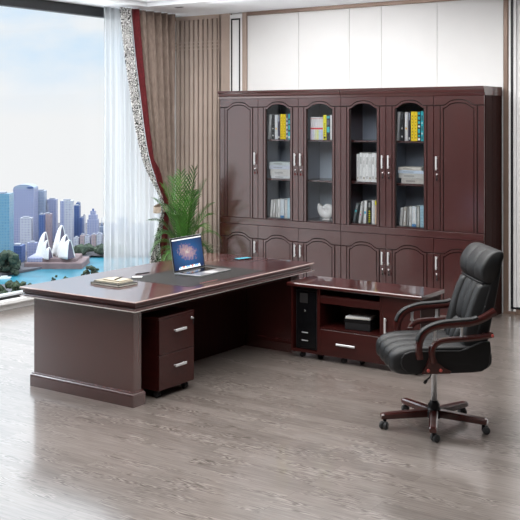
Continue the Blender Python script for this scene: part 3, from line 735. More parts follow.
# ================================================================== CREDENZA
cr = thing('credenza', 'low mahogany side cabinet on casters with a computer bay, beside the desk end', 'cabinet', (-4.07, 7.49, 0))
cx0, cx1, cy0, cy1 = -4.695, -3.475, 7.245, 7.62
cb, ct = .052, .613
b = MB()
b.prism([(7.205, .622), (7.212, .614), (7.64, .614), (7.64, .645), (7.212, .645), (7.205, .638)], 'X', -4.715, -3.445, 'mahog_top')
b.build('top_panel', cr, True)
b = MB()
b.box(cx0, cx0+.02, cy0, cy1, cb, ct, 'mahog_low').box(-4.432, -4.405, cy0, cy1, cb, ct, 'mahog_low').box(cx0+.02, -4.432, cy0, cy1, cb, cb+.02, 'mahog_low')
b.box(-3.835, -3.817, cy0, cy1, cb, ct, 'mahog_low').box(cx1-.018, cx1, cy0+.02, cy1, cb, ct, 'mahog_shade')
b.box(-4.405, -3.835, cy0, cy1, cb, cb+.018, 'mahog_low').box(-3.817, cx1-.018, cy0+.02, cy1, cb, cb+.018, 'mahog_low')
b.box(cx0+.02, cx1-.018, cy1-.012, cy1, cb, ct, 'mahog_low')
b.box(-4.405, -3.835, cy0+.006, cy1-.012, .272, .287, 'mahog_low')
b.box(-4.405, -3.835, cy0+.004, cy1-.012, .545, .555, 'mahog_low')
b.build('carcass', cr, True)
MB().box(-4.404, -3.836, cy0+.002, cy0+.02, .490, .546, 'mahog_low', .002).build('rail', cr, True)
dw = MB().box(-4.403, -3.837, cy0-.002, cy0+.016, cb+.002, .270, 'mahog_low', .002).build('drawer', cr, True)
h = MB().box(-4.235, -4.055, cy0-.030, cy0-.020, .155, .172, 'satin', .003)
for x in (-4.215, -4.075): h.box(x-.006, x+.006, cy0-.021, cy0-.002, .160, .167, 'satin')
h.build('handle', dw, True)
do = MB().box(-3.815, cx1, cy0-.002, cy0+.018, cb, ct-.004, 'mahog_low', .002).build('door', cr, True)
h = MB().box(-3.786, -3.768, cy0-.030, cy0-.020, .295, .435, 'satin', .003)
for z in (.315, .415): h.box(-3.782, -3.772, cy0-.021, cy0-.002, z-.006, z+.006, 'satin')
h.build('handle', do, True)
for x, y in ((-4.61, 7.30), (-4.46, 7.36), (-4.20, 7.30), (-4.06, 7.36), (-3.53, 7.30), (-4.61, 7.57), (-3.53, 7.57)): caster_small(cr, x, y, .021, .052)
# computer tower
cpx0, cpx1 = -4.664, -4.444
cp = thing('computer_tower', 'black computer tower standing in the open bay of the low side cabinet', 'computer', (-4.555, 7.47, cb+.022))
M['tower_panel'] = mat('tower smoked panel', (.035, .033, .034), .2)
MB().box(cpx0, cpx1, 7.272, 7.59, cb+.022, .585, 'black_plastic', .006).build('case', cp, True)
MB().box(cpx0+.012, cpx1-.012, 7.266, 7.273, cb+.035, .572, 'black_gloss', .003).build('front_panel', cp, True)
MB().box(cpx0+.045, cpx0+.125, 7.2625, 7.267, .47, .555, 'tower_panel', .002).build('drive_cover', cp, True)
MB().lathe([(.009, 0), (.009, .004), (.006, .005)], m='chrome', n=14, mtx=Matrix.Translation((-4.567, 7.2665, .405)) @ Matrix.Rotation(PI/2, 4, 'X')).build('power_button', cp, True)
for z in (.218, .150):
    m_ = MB().box(-4.60, -4.535, 7.2615, 7.267, z-.004, z+.004, 'satin', .002).build('port_strip', cp, True)
# box with papers
bx = onZ(356, 330, .287)
tb = MB().box(-.115, .115, -.085, .085, 0, .085, 'black_plastic', .004).box(-.118, .118, -.088, .088, .060, .090, 'black_gloss', .003).build('storage_box')
tb.location = (-4.08, 7.38, .2875); tb.rotation_euler = (0, 0, .12)
tag(tb, 'black lidded box under white papers on the side cabinet shelf', 'box')
p = MB().box(-.11, .11, -.08, .08, 0, .010, 'paper', .001).box(-.108, .104, -.076, .08, .010, .019, 'white_paint', .001).build('paper_stack')
p.location = (-4.085, 7.38, .3785); p.rotation_euler = (0, 0, .16)
tag(p, 'white papers stacked on the black box in the side cabinet', 'papers')

# ================================================================== DESK ITEMS
lp = thing('laptop', 'open silver laptop showing a galaxy wallpaper on the desk', 'laptop', (-5.165, 6.61, .7612), 0)
# local: x towards the user's side (+x), hinge at -x
lp.rotation_euler = (0, 0, .05)
lw, ld = .445, .27
b = MB().box(-ld/2, ld/2, -lw/2, lw/2, .0, .014, 'aluminium', .004, 2)
b.build('base', lp)
kb = MB().box(-ld/2+.03, .015, -lw/2+.03, lw/2-.03, .0138, .0150, 'black_plastic')
for r_ in range(5):
    for k_ in range(13): kb.box(-ld/2+.034+r_*.0225, -ld/2+.034+r_*.0225+.018, -lw/2+.035+k_*.0292, -lw/2+.035+k_*.0292+.024, .0150, .0162, 'black_gloss')
kb.build('keyboard', lp)
MB().box(.035, ld/2-.012, -.06, .06, .0138, .0146, 'satin').build('trackpad', lp)
tilt = .16
Rt = Matrix.Translation((-ld/2+.004, 0, .013)) @ Matrix.Rotation(-tilt, 4, 'Y')
lh = .285
b = MB().box(-.007, 0, -lw/2, lw/2, 0, lh, 'aluminium', .002).box(0, .0015, -lw/2+.002, lw/2-.002, .002, lh-.002, 'black_gloss')
bmesh.ops.transform(b.bm, matrix=Rt, verts=b.bm.verts)
lid = b.build('screen_lid', lp)
# display: local x across, z up
dsp = MB().box(-lw/2+.014, lw/2-.014, -.0006, .0006, -lh/2+.014, lh/2-.016, 'screen').build('display', lid)
DM = Rt @ Matrix.Translation((.0022, 0, lh/2)) @ Matrix.Rotation(PI/2, 4, 'Z')
dsp.matrix_local = DM
M['ui_white'] = mat('screen menu', (.6, .6, .6), .3, emit=(.85, .87, .9), estr=.8)
M['ui_red'] = mat('screen icon red', (.6, .2, .1), .3, emit=(.8, .15, .08), estr=.8)
M['ui_blue'] = mat('screen icon blue', (.2, .4, .8), .3, emit=(.1, .35, .85), estr=.8)
MBT = MB().box(-lw/2+.014, lw/2-.014, -.0011, -.0007, lh/2-.026, lh/2-.016, 'ui_white').build('menu_bar', lid); MBT.matrix_local = DM
b = MB(); b.prism([(-.155, -lh/2+.016), (.155, -lh/2+.016), (.148, -lh/2+.034), (-.148, -lh/2+.034)], 'Y', -.0011, -.0007, 'ui_white')
for k_ in range(12): b.box(-.142+k_*.0245, -.142+k_*.0245+.016, -.0016, -.0012, -lh/2+.022, -lh/2+.04, ['ui_blue', 'ui_white', 'ui_red', 'ui_white', 'ui_blue'][k_ % 5])
di = b.build('icon_dock', lid); di.matrix_local = DM
ph = MB().box(-.038, .038, -.085, .085, 0, .009, 'black_gloss', .003, 2).box(-.034, .034, -.076, .076, .0088, .0094, None or 'phone_screen')
M['phone_screen'] = mat('phone screen', (.05, .3, .4), .15, emit=(.15, .55, .62), estr=.35, var=.3, vscale=30)
po = ph.build('phone'); po.location = (-5.37, 7.47, .7605); po.rotation_euler = (0, 0, 1.05-PI/2+.25)
tag(po, 'black phone with a lit blue green screen lying on the desk', 'phone')
nbs = [('notebook', (-.155, .155, -.105, .105, 0, .016), 'nb_dark', (-5.38, 5.765, .7605), .33, 'black hardcover notebook at the bottom of the pile by the desk corner'),
       ('notebook', (-.13, .13, -.085, .085, 0, .011), 'nb_beige', (-5.395, 5.775, .7762), .38, 'beige notebook lying on the black notebook near the desk corner'),
       ('notebook', (-.105, .075, -.07, .06, 0, .008), 'nb_beige2', (-5.36, 5.80, .7870), .30, 'small cream notepad on top of the beige notebook')]
M['nb_dark'] = mat('notebook black', (.02, .024, .02), .4); M['nb_beige'] = mat('notebook beige', (.33, .29, .22), .6); M['nb_beige2'] = mat('notepad cream', (.46, .40, .31), .6)
for n_, d_, m_, l_, r_, lab in nbs:
    z1 = d_[5]
    b = MB().box(d_[0], d_[1], d_[2], d_[3], 0, .0025, m_, .0008).box(d_[0], d_[1], d_[2], d_[3], z1-.0025, z1, m_, .0008).box(d_[0], d_[0]+.003, d_[2], d_[3], .002, z1-.002, m_).box(d_[0]+.003, d_[1]-.003, d_[2]+.003, d_[3]-.003, .0025, z1-.0025, 'paper')
    o = b.build(n_); o.location = l_; o.rotation_euler = (0, 0, r_-PI/2+1.2); tag(o, lab, 'notebook', 'notebooks piled near the desk corner')
o = MB().tube([(-.07, 0, 0), (-.055, 0, 0), (.06, 0, 0), (.072, 0, 0)], [.0025, .0045, .0045, .002], 'nb_dark', 8).build('pen')
o.location = (-5.37, 5.80, .8002); o.rotation_euler = (0, 0, 1.9); tag(o, 'dark pen lying on the cream notepad', 'pen')
o = MB().box(-.04, .04, -.02, .02, 0, .008, 'white_paint', .003).build('card_holder'); o.location = (-5.44, 6.10, .7612); o.rotation_euler = (0, 0, .6)
tag(o, 'small white card holder at the corner of the black desk leather', 'card holder')
o = MB().tube([(-.075, 0, 0), (-.06, 0, 0), (.065, 0, 0), (.08, 0, 0)], [.002, .004, .004, .002], 'black_plastic', 8).build('pen')
o.location = (-5.545, 6.28, .7645); o.rotation_euler = (0, 0, 1.35); tag(o, 'black pen lying on the desk behind the laptop', 'pen')

# ================================================================== OFFICE CHAIR
CA = math.atan2(-.63, -.77)
ch = thing('office_chair', 'black leather executive office chair with curved mahogany arms and five star base', 'office chair', (-2.84, 6.13, 0), CA)
def sgn(x): return -1 if x < 0 else 1
# seat cushion: closed loops swept across y
def seat_fn(u, v):
    a = u*2*PI; y = (v-.5)*2
    lobe = abs(math.sin((v*4)*PI))**.45 if 0 < v < 1 else 0
    ca, sa = math.cos(a), math.sin(a)
    hx, hz = .325, .085
    x = hx*sgn(ca)*abs(ca)**.42; z = hz*sgn(sa)*abs(sa)**.62
    edge = (1-abs(y)**7)**.25 if abs(y) < 1 else 0
    k = .90+.10*edge
    amp = .032*lobe-.014
    fx = max(0, ca)            # puff on top and on the front roll
    top = max(0, sa)
    front = max(0, x/hx)
    z += amp*top*(.12+.88*front**1.5)
    x += amp*front*1.2
    # front rolls down a little, rear a bit lower
    zc = .505-.02*front**2*1.2
    z *= (1+.04*front)
    return (x*k+.005, y*.272, zc+z*(.82+.18*edge)+.012*(1-abs(x)/hx)*0)
b = MB(); b.grid(seat_fn, 64, 61, 'leather', closed_u=True); b.build('seat_cushion', ch)
# thin darker side shells of the seat
b = MB()
for s in (-1, 1):
    pts = [(.20, .425), (.245, .432), (.275, .455), (.288, .49), (.282, .525), (.262, .552), (.22, .566), (.05, .568), (-.10, .566), (-.17, .59), (-.24, .62), (-.295, .62), (-.300, .56), (-.292, .49), (-.275, .45), (-.24, .43), (-.18, .424), (0, .422)]
    b.prism(pts, 'Y', s*.255, s*.284, 'leather_side', .004)
b.build('seat_side', ch)
# backrest: centre line in x-z
def back_front(z):     # front surface x at height z
    return interp([(1.24, -.345), (1.15, -.29), (1.07, -.262), (.98, -.262), (.90, -.235), (.80, -.205), (.62, -.155), (.46, -.14)], z)
def back_rear(z):
    return interp([(1.24, -.385), (1.15, -.40), (1.07, -.385), (.90, -.355), (.80, -.335), (.62, -.30), (.50, -.285), (.42, -.24)], z)
HW = .258
def shell(u, v):
    a = u*2*PI; z = .43+v*(1.172-.43)
    xf = smoothf(back_front, z)-.035; xr = smoothf(back_rear, z)
    if v > .93: 
        t_ = (v-.93)/.07; m_ = (xf+xr)/2; k = math.sqrt(max(0, 1-t_*t_*.8)); xf = m_+(xf-m_)*k; xr = m_+(xr-m_)*k
    w = HW*(1-.05*max(0, (z-1.0)/.2)**2)
    ca, sa = math.cos(a), math.sin(a)
    return ((xf+xr)/2+(xf-xr)/2*sgn(ca)*abs(ca)**.35, w*sgn(sa)*abs(sa)**.3, z)
def smoothf(f, z): return sum(f(min(1.239, max(.421, z+k*.015))) for k in range(-3, 4))/7
b = MB(); b.grid(shell, 72, 40, 'leather_side', closed_u=True); b.build('back_shell', ch)
def pad(mb, z0, z1, y0, y1, lobes, puff, base=.0, nz=26, ny=None, power=.5, endp=.30):
    ny = ny or max(15, lobes*13)
    def fn(u, v):
        z = z0+(z1-z0)*v; y = y0+(y1-y0)*u
        l = abs(math.sin(u*lobes*PI))**power if 0 < u < 1 else 0
        e = (math.sin(v*PI))**endp if 0 < v < 1 else 0
        x = smoothf(back_front, z)-.036+(.036+base+puff*l)*e*(.25+.75*l if u in (0, 1) else 1)
        sx = (1-(abs(2*u-1))**10)
        return (x-.03*(1-sx), y, z)
    mb.grid(fn, ny, nz, 'leather')
def head_fn(u, v):
    a = u*2*PI; y = (v-.5)*2; ca, sa = math.cos(a), math.sin(a)
    lobe = abs(math.sin(v*3*PI))**.38 if 0 < v < 1 else 0
    edge = (1-abs(y)**6)**.3 if abs(y) < 1 else 0
    fr_ = max(0, ca*.8+sa*.5)
    x = .066*sgn(ca)*abs(ca)**.75; z = .108*sgn(sa)*abs(sa)**.8
    m_ = .72+.12*edge+.38*lobe*fr_*.9
    x, z = x*m_, z*(.93+.07*edge+.05*lobe*fr_)
    t_ = .22; return (-.312+x*math.cos(t_)-z*math.sin(t_)-.03*max(0, z/.1), y*.262*(1-.02*abs(sa)), 1.088+x*math.sin(t_)*.3+z*math.cos(t_))
b = MB(); b.grid(head_fn, 48, 49, 'leather', closed_u=True)
b.build('headrest_cushion', ch)
def wing_w(z): return .085+.03*(z-.6)
b = MB(); pad(b, .50, .99, -.250, -.132, 1, .036, .000, power=.5, endp=.12); pad(b, .50, .99, .132, .250, 1, .036, .000, power=.5, endp=.12)
b.build('side_bolster', ch)
b = MB(); pad(b, .71, .99, -.138, .138, 2, .036, -.008, endp=.2); b.build('back_cushion', ch)
b = MB(); pad(b, .50, .725, -.138, .138, 3, .044, .006, endp=.35); b.build('lumbar_cushion', ch)
b = MB().tube([(-.258, -.245, .987), (-.250, -.12, .987), (-.250, 0, .987), (-.250, .12, .987), (-.258, .245, .987)], .006, 'leather_side', 8); b.build('seam_piping', ch)
# arms
def bez(P, n=30):
    """Catmull-Rom through P"""
    P = [Vector(p) for p in P]; P = [P[0]*2-P[1]]+P+[P[-1]*2-P[-2]]; out = []
    for i in range(1, len(P)-2):
        for k in range(n//(len(P)-3)+1):
            t_ = k/(n//(len(P)-3)+1); a, b_, c_, d_ = P[i-1:i+3]
            out.append(.5*((2*b_)+(-a+c_)*t_+(2*a-5*b_+4*c_-d_)*t_**2+(-a+3*b_-3*c_+d_)*t_**3))
    out.append(P[-2]); return out
def rail(mb, path, w, th, m, y):
    """rectangular bar following an x-z path; w across y, th in plane"""
    pts = bez([(p[0], 0, p[1]) for p in path], 40); n = len(pts)
    t = bmesh.new(); R = []
    for i, p_ in enumerate(pts):
        d_ = (pts[min(i+1, n-1)]-pts[max(i-1, 0)]).normalized(); nrm = Vector((-d_.z, 0, d_.x))
        hw, ht = w/2, th/2; c = .35
        prof = [(-hw, -ht*c), (-hw*.75, -ht), (hw*.75, -ht), (hw, -ht*c), (hw, ht*c), (hw*.75, ht), (-hw*.75, ht), (-hw, ht*c)]
        R.append([t.verts.new((p_.x+nrm.x*b_, y+a, p_.z+nrm.z*b_)) for a, b_ in prof])
    for i in range(n-1):
        for k in range(8): t.faces.new((R[i][k], R[i][(k+1) % 8], R[i+1][(k+1) % 8], R[i+1][k]))
    t.faces.new(R[0]); t.faces.new(R[-1][::-1]); bmesh.ops.recalc_face_normals(t, faces=t.faces)
    mb.merge(t, m, True)
upper = [(.172, .525), (.178, .60), (.160, .665), (.115, .712), (.04, .735), (-.06, .742), (-.16, .750), (-.235, .775), (-.315, .822)]
lower = [(.085, .50), (.092, .56), (.080, .605), (.045, .632), (-.02, .643), (-.12, .648), (-.22, .656), (-.30, .672)]
padp = [(.190, .640), (.164, .694), (.115, .730), (.03, .757), (-.06, .765), (-.16, .773), (-.20, .784)]
for s in (-1, 1):
    y = s*.312
    b = MB(); rail(b, upper, .055, .038, 'mahog_chair', y); rail(b, lower, .048, .030, 'mahog_chair', y)
    b.prism([(.155, .425), (-.03, .425), (-.035, .440), (.01, .462), (.055, .50), (.072, .545), (.075, .60), (.110, .60), (.108, .53), (.125, .48)], 'Y', y-s*.026, y-s*.008, 'mahog_chair', .002)
    arm = b.build('armrest', ch, sharp=.6)
    b = MB(); rail(b, padp, .053, .018, 'leather', y); b.build('arm_pad', arm)
    b = MB()
    for x, z in ((.115, .448), (.035, .448)):
        b.lathe([(.011, -.003), (.011, .006), (.007, .009)], m='stud', n=14, mtx=Matrix.Translation((x, y-s*.008, z)) @ Matrix.Rotation(-s*PI/2, 4, 'X'))
    b.lathe([(.010, -.003), (.010, .004), (.006, .007)], m='stud', n=14, mtx=Matrix.Translation((-.292, y+s*.021, .669)) @ Matrix.Rotation(-s*PI/2, 4, 'X'))
    b.build('stud', arm)
    for x, z0, z1 in ((.075, .640, .712), (-.10, .655, .735)):
        MB().lathe([(.012, 0), (.014, .008), (.010, .02), (.010, z1-z0-.02), (.014, z1-z0-.008), (.012, z1-z0)], (x, y, z0), 'satin', 14).build('spacer', arm)
    MB().box(-.265, -.245, y-s*.04, y-s*.012, .655, .675, 'mahog_chair').build('rear_bracket', arm)
# mechanism, column and base
MB().box(-.11, .11, -.07, .07, .395, .43, 'black_plastic', .006).lathe([(.032, 0), (.032, .05)], (0, 0, .355), 'black_plastic', 18).build('tilt_mechanism', ch)
b = MB().tube(bez([(.05, .05, .405), (.06, .16, .400), (.075, .20, .385), (.10, .225, .372)], 12), .0045, 'black_plastic', 8)
b.tube([(.10, .225, .372), (.115, .235, .360), (.125, .24, .350)], [.006, .012, .008], 'black_plastic', 10); b.build('lever', ch)
MB().lathe([(.0195, 0), (.0195, .22), (.0195, .225)], (0, 0, .15), 'satin', 20).build('gas_column', ch)
MB().lathe([(.050, .0), (.060, .01), (.060, .045), (.046, .056), (.036, .075), (.040, .085), (.030, .10), (.026, .11)], (0, 0, .062), 'black_plastic', 22).build('hub', ch)
BR = .335
for k in range(5):
    a = math.radians(6+72*k)-CA
    dx, dy = math.cos(a), math.sin(a)
    mt = Matrix.Rotation(a, 4, 'Z')
    b = MB(); t = bmesh.new()
    prof = [(.03, .030, .068, .118), (.12, .029, .067, .114), (.24, .027, .065, .107), (.345, .026, .063, .100), (.362, .022, .065, .096)]
    R = []
    for r_, hw, z0, z1 in prof: R.append([t.verts.new(p) for p in ((r_, -hw, z0+.006), (r_, -hw+.006, z0), (r_, hw-.006, z0), (r_, hw, z0+.006), (r_, hw, z1-.008), (r_, hw-.008, z1), (r_, -hw+.008, z1), (r_, -hw, z1-.008))])
    for i in range(len(R)-1):
        for q_ in range(8): t.faces.new((R[i][q_], R[i][(q_+1) % 8], R[i+1][(q_+1) % 8], R[i+1][q_]))
    t.faces.new(R[0]); t.faces.new(R[-1][::-1]); bmesh.ops.recalc_face_normals(t, faces=t.faces)
    b.merge(t, 'mahog_chair', False, mt); leg = b.build('leg', ch)
    cb_ = MB(); r = .025
    ang = a+[.5, 1.2, -.4, .9, 2.2][k]
    base = Matrix.Translation((dx*BR, dy*BR, 0)) @ Matrix.Rotation(ang, 4, 'Z')
    for s in (-1, 1):
        cb_.lathe([(r*.45, -.009), (r*.9, -.009), (r, -.005), (r, .005), (r*.85, .009), (r*.4, .010)], m='caster', n=20, mtx=base @ Matrix.Translation((.016, s*.016, r)) @ Matrix.Rotation(PI/2, 4, 'X'))
    cb_.box(-.012, .03, -.007, .007, .022, .052, 'caster', .004, mtx=base)
    cb_.lathe([(.012, 0), (.012, .008), (.006, .010), (.006, .018)], (dx*BR, dy*BR, .048), 'black_plastic', 12)
    cb_.build('caster', leg)

# ================================================================== PALM
pl = thing('potted_palm', 'green potted areca palm in the corner behind the desk', 'plant', (-7.54, 9.28, 0))
MB().lathe([(.10, 0), (.12, .01), (.155, .28), (.165, .30), (.165, .33), (.150, .33), (.145, .30), (.02, .295)], m='pot', n=32).build('pot', pl)
MB().lathe([(.143, .288), (.143, .303), (.02, .310)], m='soil', n=24).build('soil', pl)
rr = random.Random(11)
def frond(i, az, lean, L, m):
    b = MB(); pts = []; r0 = .03+rr.random()*.03
    p = Vector((r0*math.cos(az), r0*math.sin(az), .30)); el = PI/2-.04-lean*.22; n = 22; st = L/n
    for k in range(n+1):
        pts.append(p.copy()); el -= lean*.080*(.8+k/n*1.1)
        p = p+Vector((math.cos(az)*math.cos(el), math.sin(az)*math.cos(el), math.sin(el)))*st
    b.tube(pts, [.006*(1-.75*k/n) for k in range(n+1)], 'stem', 6)
    for k in range(int(n*.30), n+1):
        for rep in (0,):
            if k+rep > n: continue
            pk = pts[k].lerp(pts[min(k+1, n)], rep)
            d_ = (pts[min(k+1, n)]-pts[max(k-1, 0)]).normalized()
            side = d_.cross(Vector((0, 0, 1))); side = side.normalized() if side.length > .05 else Vector((-math.sin(az), math.cos(az), 0))
            up = side.cross(d_)
            f = (k+rep)/n; ll = L*.27*math.sin(PI*min(1, max(.05, (f-.2)/.86)))**.6*(.85+.3*rr.random())
            for s in (-1, 1):
                dr_ = (d_*.85+side*s*.8+up*(.25+.12*rr.random())).normalized()
                w_ = .0095; prev = None; q_ = pk.copy(); el2 = 0
                t = bmesh.new(); rows = []
                wd = dr_.cross(up).normalized()
                for j in range(5):
                    ww = w_*(.5, 1, .9, .6, .05)[j]
                    rows.append((t.verts.new(q_-wd*ww), t.verts.new(q_+up*ww*.35), t.verts.new(q_+wd*ww)))
                    q_ = q_+dr_*ll/4; dr_ = (dr_+Vector((0, 0, -.16))).normalized()
                for j in range(4):
                    for c_ in (0, 1): t.faces.new((rows[j][c_], rows[j][c_+1], rows[j+1][c_+1], rows[j+1][c_]))
                b.merge(t, m, True)
    for v in b.bm.verts: v.co.x *= .62; v.co.y *= .62
    return b.build('frond', pl)
fr = []
for i in range(30):
    f = i/29; fr.append((i*2.39996, .12+1.25*f, 1.16*(1-.46*f**.8)))
for i, (az, ln, L) in enumerate(fr): frond(i, az, ln, L, 'leaf' if i % 3 else 'leaf_dark')

# ================================================================== OUTSIDE
exec_ext = True
def camrot(): return YAW
def facade(name, base, dark, sx, sz, rough=.4):
    m = bpy.data.materials.new(name); m.use_nodes = True; nt = m.node_tree; b = nt.nodes['Principled BSDF']; b.inputs['Roughness'].default_value = rough
    tc = nn(nt, 'ShaderNodeTexCoord'); br = nn(nt, 'ShaderNodeTexBrick'); br.offset = 0
    se = nn(nt, 'ShaderNodeSeparateXYZ'); ad = nn(nt, 'ShaderNodeMath', operation='ADD'); co_ = nn(nt, 'ShaderNodeCombineXYZ')
    L = nt.links.new; L(tc.outputs['Object'], se.inputs[0]); L(se.outputs['X'], ad.inputs[0]); L(se.outputs['Y'], ad.inputs[1]); L(ad.outputs[0], co_.inputs['X']); L(se.outputs['Z'], co_.inputs['Y'])
    L(co_.outputs[0], br.inputs['Vector'])
    br.inputs['Scale'].default_value = 1; br.inputs['Brick Width'].default_value = sx; br.inputs['Row Height'].default_value = sz
    br.inputs['Mortar Size'].default_value = min(sx, sz)*.22; br.inputs['Color1'].default_value = (*dark, 1); br.inputs['Color2'].default_value = (*[c_*1.25 for c_ in dark], 1); br.inputs['Mortar'].default_value = (*base, 1)
    L(br.outputs['Color'], b.inputs['Base Color']); return m
M['f_lav'] = facade('lavender facade', (.30, .31, .42), (.15, .17, .30), 5, 5)
M['f_dblue'] = facade('dark blue facade', (.08, .12, .26), (.03, .06, .17), 4, 5)
M['f_pale'] = facade('pale facade', (.42, .42, .46), (.27, .27, .35), 6, 5)
M['f_pink'] = facade('pinkish facade', (.36, .27, .27), (.24, .19, .23), 5, 6)
M['f_teal'] = facade('teal glass facade', (.15, .27, .35), (.10, .21, .31), 5, 5, .2)
M['f_grey'] = facade('blue grey facade', (.30, .34, .42), (.19, .23, .32), 4, 6)
M['f_roof'] = mat('roof grey', (.25, .26, .30), .7)
M['water'] = mat('harbour water', (.02, .15, .21), .35, var=.25, vscale=.02)
M['land'] = mat('shore land', (.08, .075, .085), .9, var=.4, vscale=.02)
M['sailwhite'] = mat('white roof shell', (.72, .70, .68), .4, var=.03, vscale=.05)
M['sailglass'] = mat('dark glazed mouth', (.10, .08, .12), .25)
M['podium'] = mat('podium stone', (.19, .13, .13), .8, var=.15, vscale=.05)
M['tree_out'] = mat('tree leaves', (.022, .036, .014), .8, var=.6, vscale=1.2)
M['tree_park'] = mat('park tree leaves', (.035, .05, .032), .9, var=.6, vscale=.08)
M['bark'] = mat('bark', (.08, .06, .05), .9)
GZ = -258.0
wt = MB()
def camq(r, d, z): return Vector((r*CC-d*SS, r*SS+d*CC, z))
wt.bm.faces.new([wt.bm.verts.new(camq(r, d, GZ)) for r, d in ((-1400, 300), (1500, 300), (1500, 2150), (-1400, 2150))]); wt.slot('water')
o = wt.build('harbour_water'); o['kind'] = 'structure'
ld_ = MB()
shore = [(0, 277), (22, 273), (45, 268.5), (84, 262.5), (92, 256), (104, 250), (125, 249), (170, 247)]
pts = []
for u, v in [(-60, 285)]+shore+[(230, 246)]:
    d_ = (H-GZ)*F/(v-Y0); pts.append(((u-260)/F*d_, d_))
pts += [(pts[-1][0]+60, 2500), (pts[0][0]-900, 2500)]
ld_.prism([(camq(r, d, 0).x, camq(r, d, 0).y) for r, d in pts], 'Z', GZ-4, GZ+4, 'land')
o = ld_.build('shore_land'); o['kind'] = 'structure'
def tower(u0, u1, vt, depth, m, label, name='tower_building', dd=None, top=None, yawoff=0, group='city towers across the harbour', cat='building', side=None):
    d = depth; x0, x1 = (u0-260)/F*d, (u1-260)/F*d; zt = H-(vt-Y0)/F*d
    w = x1-x0; dp = dd or max(w*.8, 18); base = camq((x0+x1)/2, d+dp/2, GZ+4)
    h_ = zt-base.z
    t = thing(name, label, cat, base, YAW+yawoff, group)
    b = MB()
    if top == 'round':
        b.box(-w/2, w/2, -dp/2, dp/2, 0, h_*.93, m); b.build('body', t)
        k = MB(); k.prism([(w/2*math.cos(a*PI/10), h_*.93+h_*.07*math.sin(a*PI/10)) for a in range(11)], 'Y', -dp/2*.96, dp/2*.96, 'f_grey'); k.box(w*.18, w*.44, -dp/2-1, -dp/2*.8, h_*.935, h_*.965, 'f_dblue'); k.build('roof', t)
    elif top == 'taper':
        b.box(-w/2, w/2, -dp/2, dp/2, 0, h_*.72, m); b.build('body', t)
        k = MB(); k.box(-w*.40, w*.40, -dp*.4, dp*.4, h_*.72, h_*.84, m); k.box(-w*.25, w*.25, -dp*.25, dp*.25, h_*.84, h_*.94, m); k.box(-w*.08, w*.08, -2, 2, h_*.94, h_, 'f_dblue'); k.build('stepped_crown', t)
    elif top == 'spire':
        b.box(-w/2, w/2, -dp/2, dp/2, 0, h_*.62, m); b.build('body', t)
        MB().lathe([(w*.4, h_*.62), (w*.12, h_*.8), (.3, h_)], m='f_grey', n=8).build('spire', t)
    else:
        b.box(-w/2, w/2, -dp/2, dp/2, 0, h_, m)
        if side: b.box(-w/2-.6, -w/2+w*side[0], -dp/2-.6, dp/2, 0, h_*side[2], side[1])
        b.build('body', t)
        k = MB().box(-w*.30, w*.25, -dp*.3, dp*.3, h_, h_+2.5, 'f_roof')
        if top == 'mast': k.lathe([(1, 0), (.3, 16)], (0, 0, h_+4), 'f_roof', 6)
        k.build('roof_plant', t)
    return t
T = tower
T(-14, 9.2, 194, 1740, 'f_teal', 'teal glass tower at the window edge', top='grid')
T(-34, -16, 200, 1900, 'f_lav', 'lavender tower hidden beyond the window edge') if False else None
T(9.8, 12.6, 222, 2150, 'f_pink', 'slim brownish tower between the teal tower and the tall lavender tower')
T(13, 34, 184.6, 2050, 'f_lav', 'tallest lavender tower with a rounded top', top='round', dd=40)
T(19.8, 31.2, 218, 1950, 'f_pale', 'pale gridded block in front of the tallest tower')
T(35.5, 44.3, 191, 2100, 'f_grey', 'pale blue grey tower beside the tallest tower', dd=25)
T(38.6, 43.4, 215, 1960, 'f_dblue', 'dark blue block in front of the pale blue grey tower')
T(43.4, 50.6, 214, 1990, 'f_pink', 'pinkish block beside the dark blue block', top='mast')
T(47.2, 56.2, 199.5, 2120, 'f_lav', 'lavender tower with pale edge behind the pinkish block', top=None, side=(.0, 'f_pale', 1))
T(60.5, 72.3, 200.8, 2000, 'f_pale', 'cream slab tower with a dark lavender side', side=(.32, 'f_lav', .99))
T(72.8, 79.2, 206, 2060, 'f_dblue', 'dark blue glass tower beside the cream slab', side=(.0, 'f_dblue', 1))
T(76, 79, 203, 2100, 'f_dblue', 'slender blue tower just behind the dark blue glass tower')
T(79.4, 82.4, 218, 2040, 'f_dblue', 'small navy tower between the two blue towers')
T(82.6, 84.2, 216, 2080, 'f_pale', 'very thin pale tower next to the navy one')
T(87.2, 97.6, 209, 2020, 'f_lav', 'blue lavender tower with a stepped pointed top', top='taper')
T(99.3, 103.2, 218, 2120, 'f_grey', 'church like building with a pointed spire', top='spire')
T(105, 116, 224, 2100, 'f_lav', 'low lavender block seen through the sheer curtain')
T(118, 127, 218, 2130, 'f_grey', 'grey tower seen faintly through the sheer curtain')
T(129, 139, 227, 2080, 'f_pale', 'pale block seen faintly through the sheer curtain')
T(10.5, 21.5, 246, 1800, 'f_dblue', 'low dark blue block beside the park trees', dd=30)
T(2, 11, 238, 1900, 'f_grey', 'low grey block in front of the teal tower')
T(27, 36, 243, 1850, 'f_lav', 'low lavender block next to the pointed roof shells')
ro = random.Random(5)
k = 0
for u, v, w_, m_, lab in ((76, 238, 5, 'f_pale', 'low white house left of the leafy shore slope'), (82, 235.5, 4, 'f_pink', 'small pink house on the leafy shore slope'), (87, 236.5, 5, 'f_pale', 'low white house on the leafy shore slope'), (93.5, 235, 4.5, 'f_pink', 'small reddish house below the pointed tower'),
                         (99, 234, 5, 'f_pale', 'low pale house next to the sheer curtain'), (107, 235, 5, 'f_pale', 'low pale house behind the sheer curtain edge')):
    T(u-w_/2, u+w_/2, v, 1962, m_, lab, name='house', dd=16, group='low houses across the harbour'); k += 1
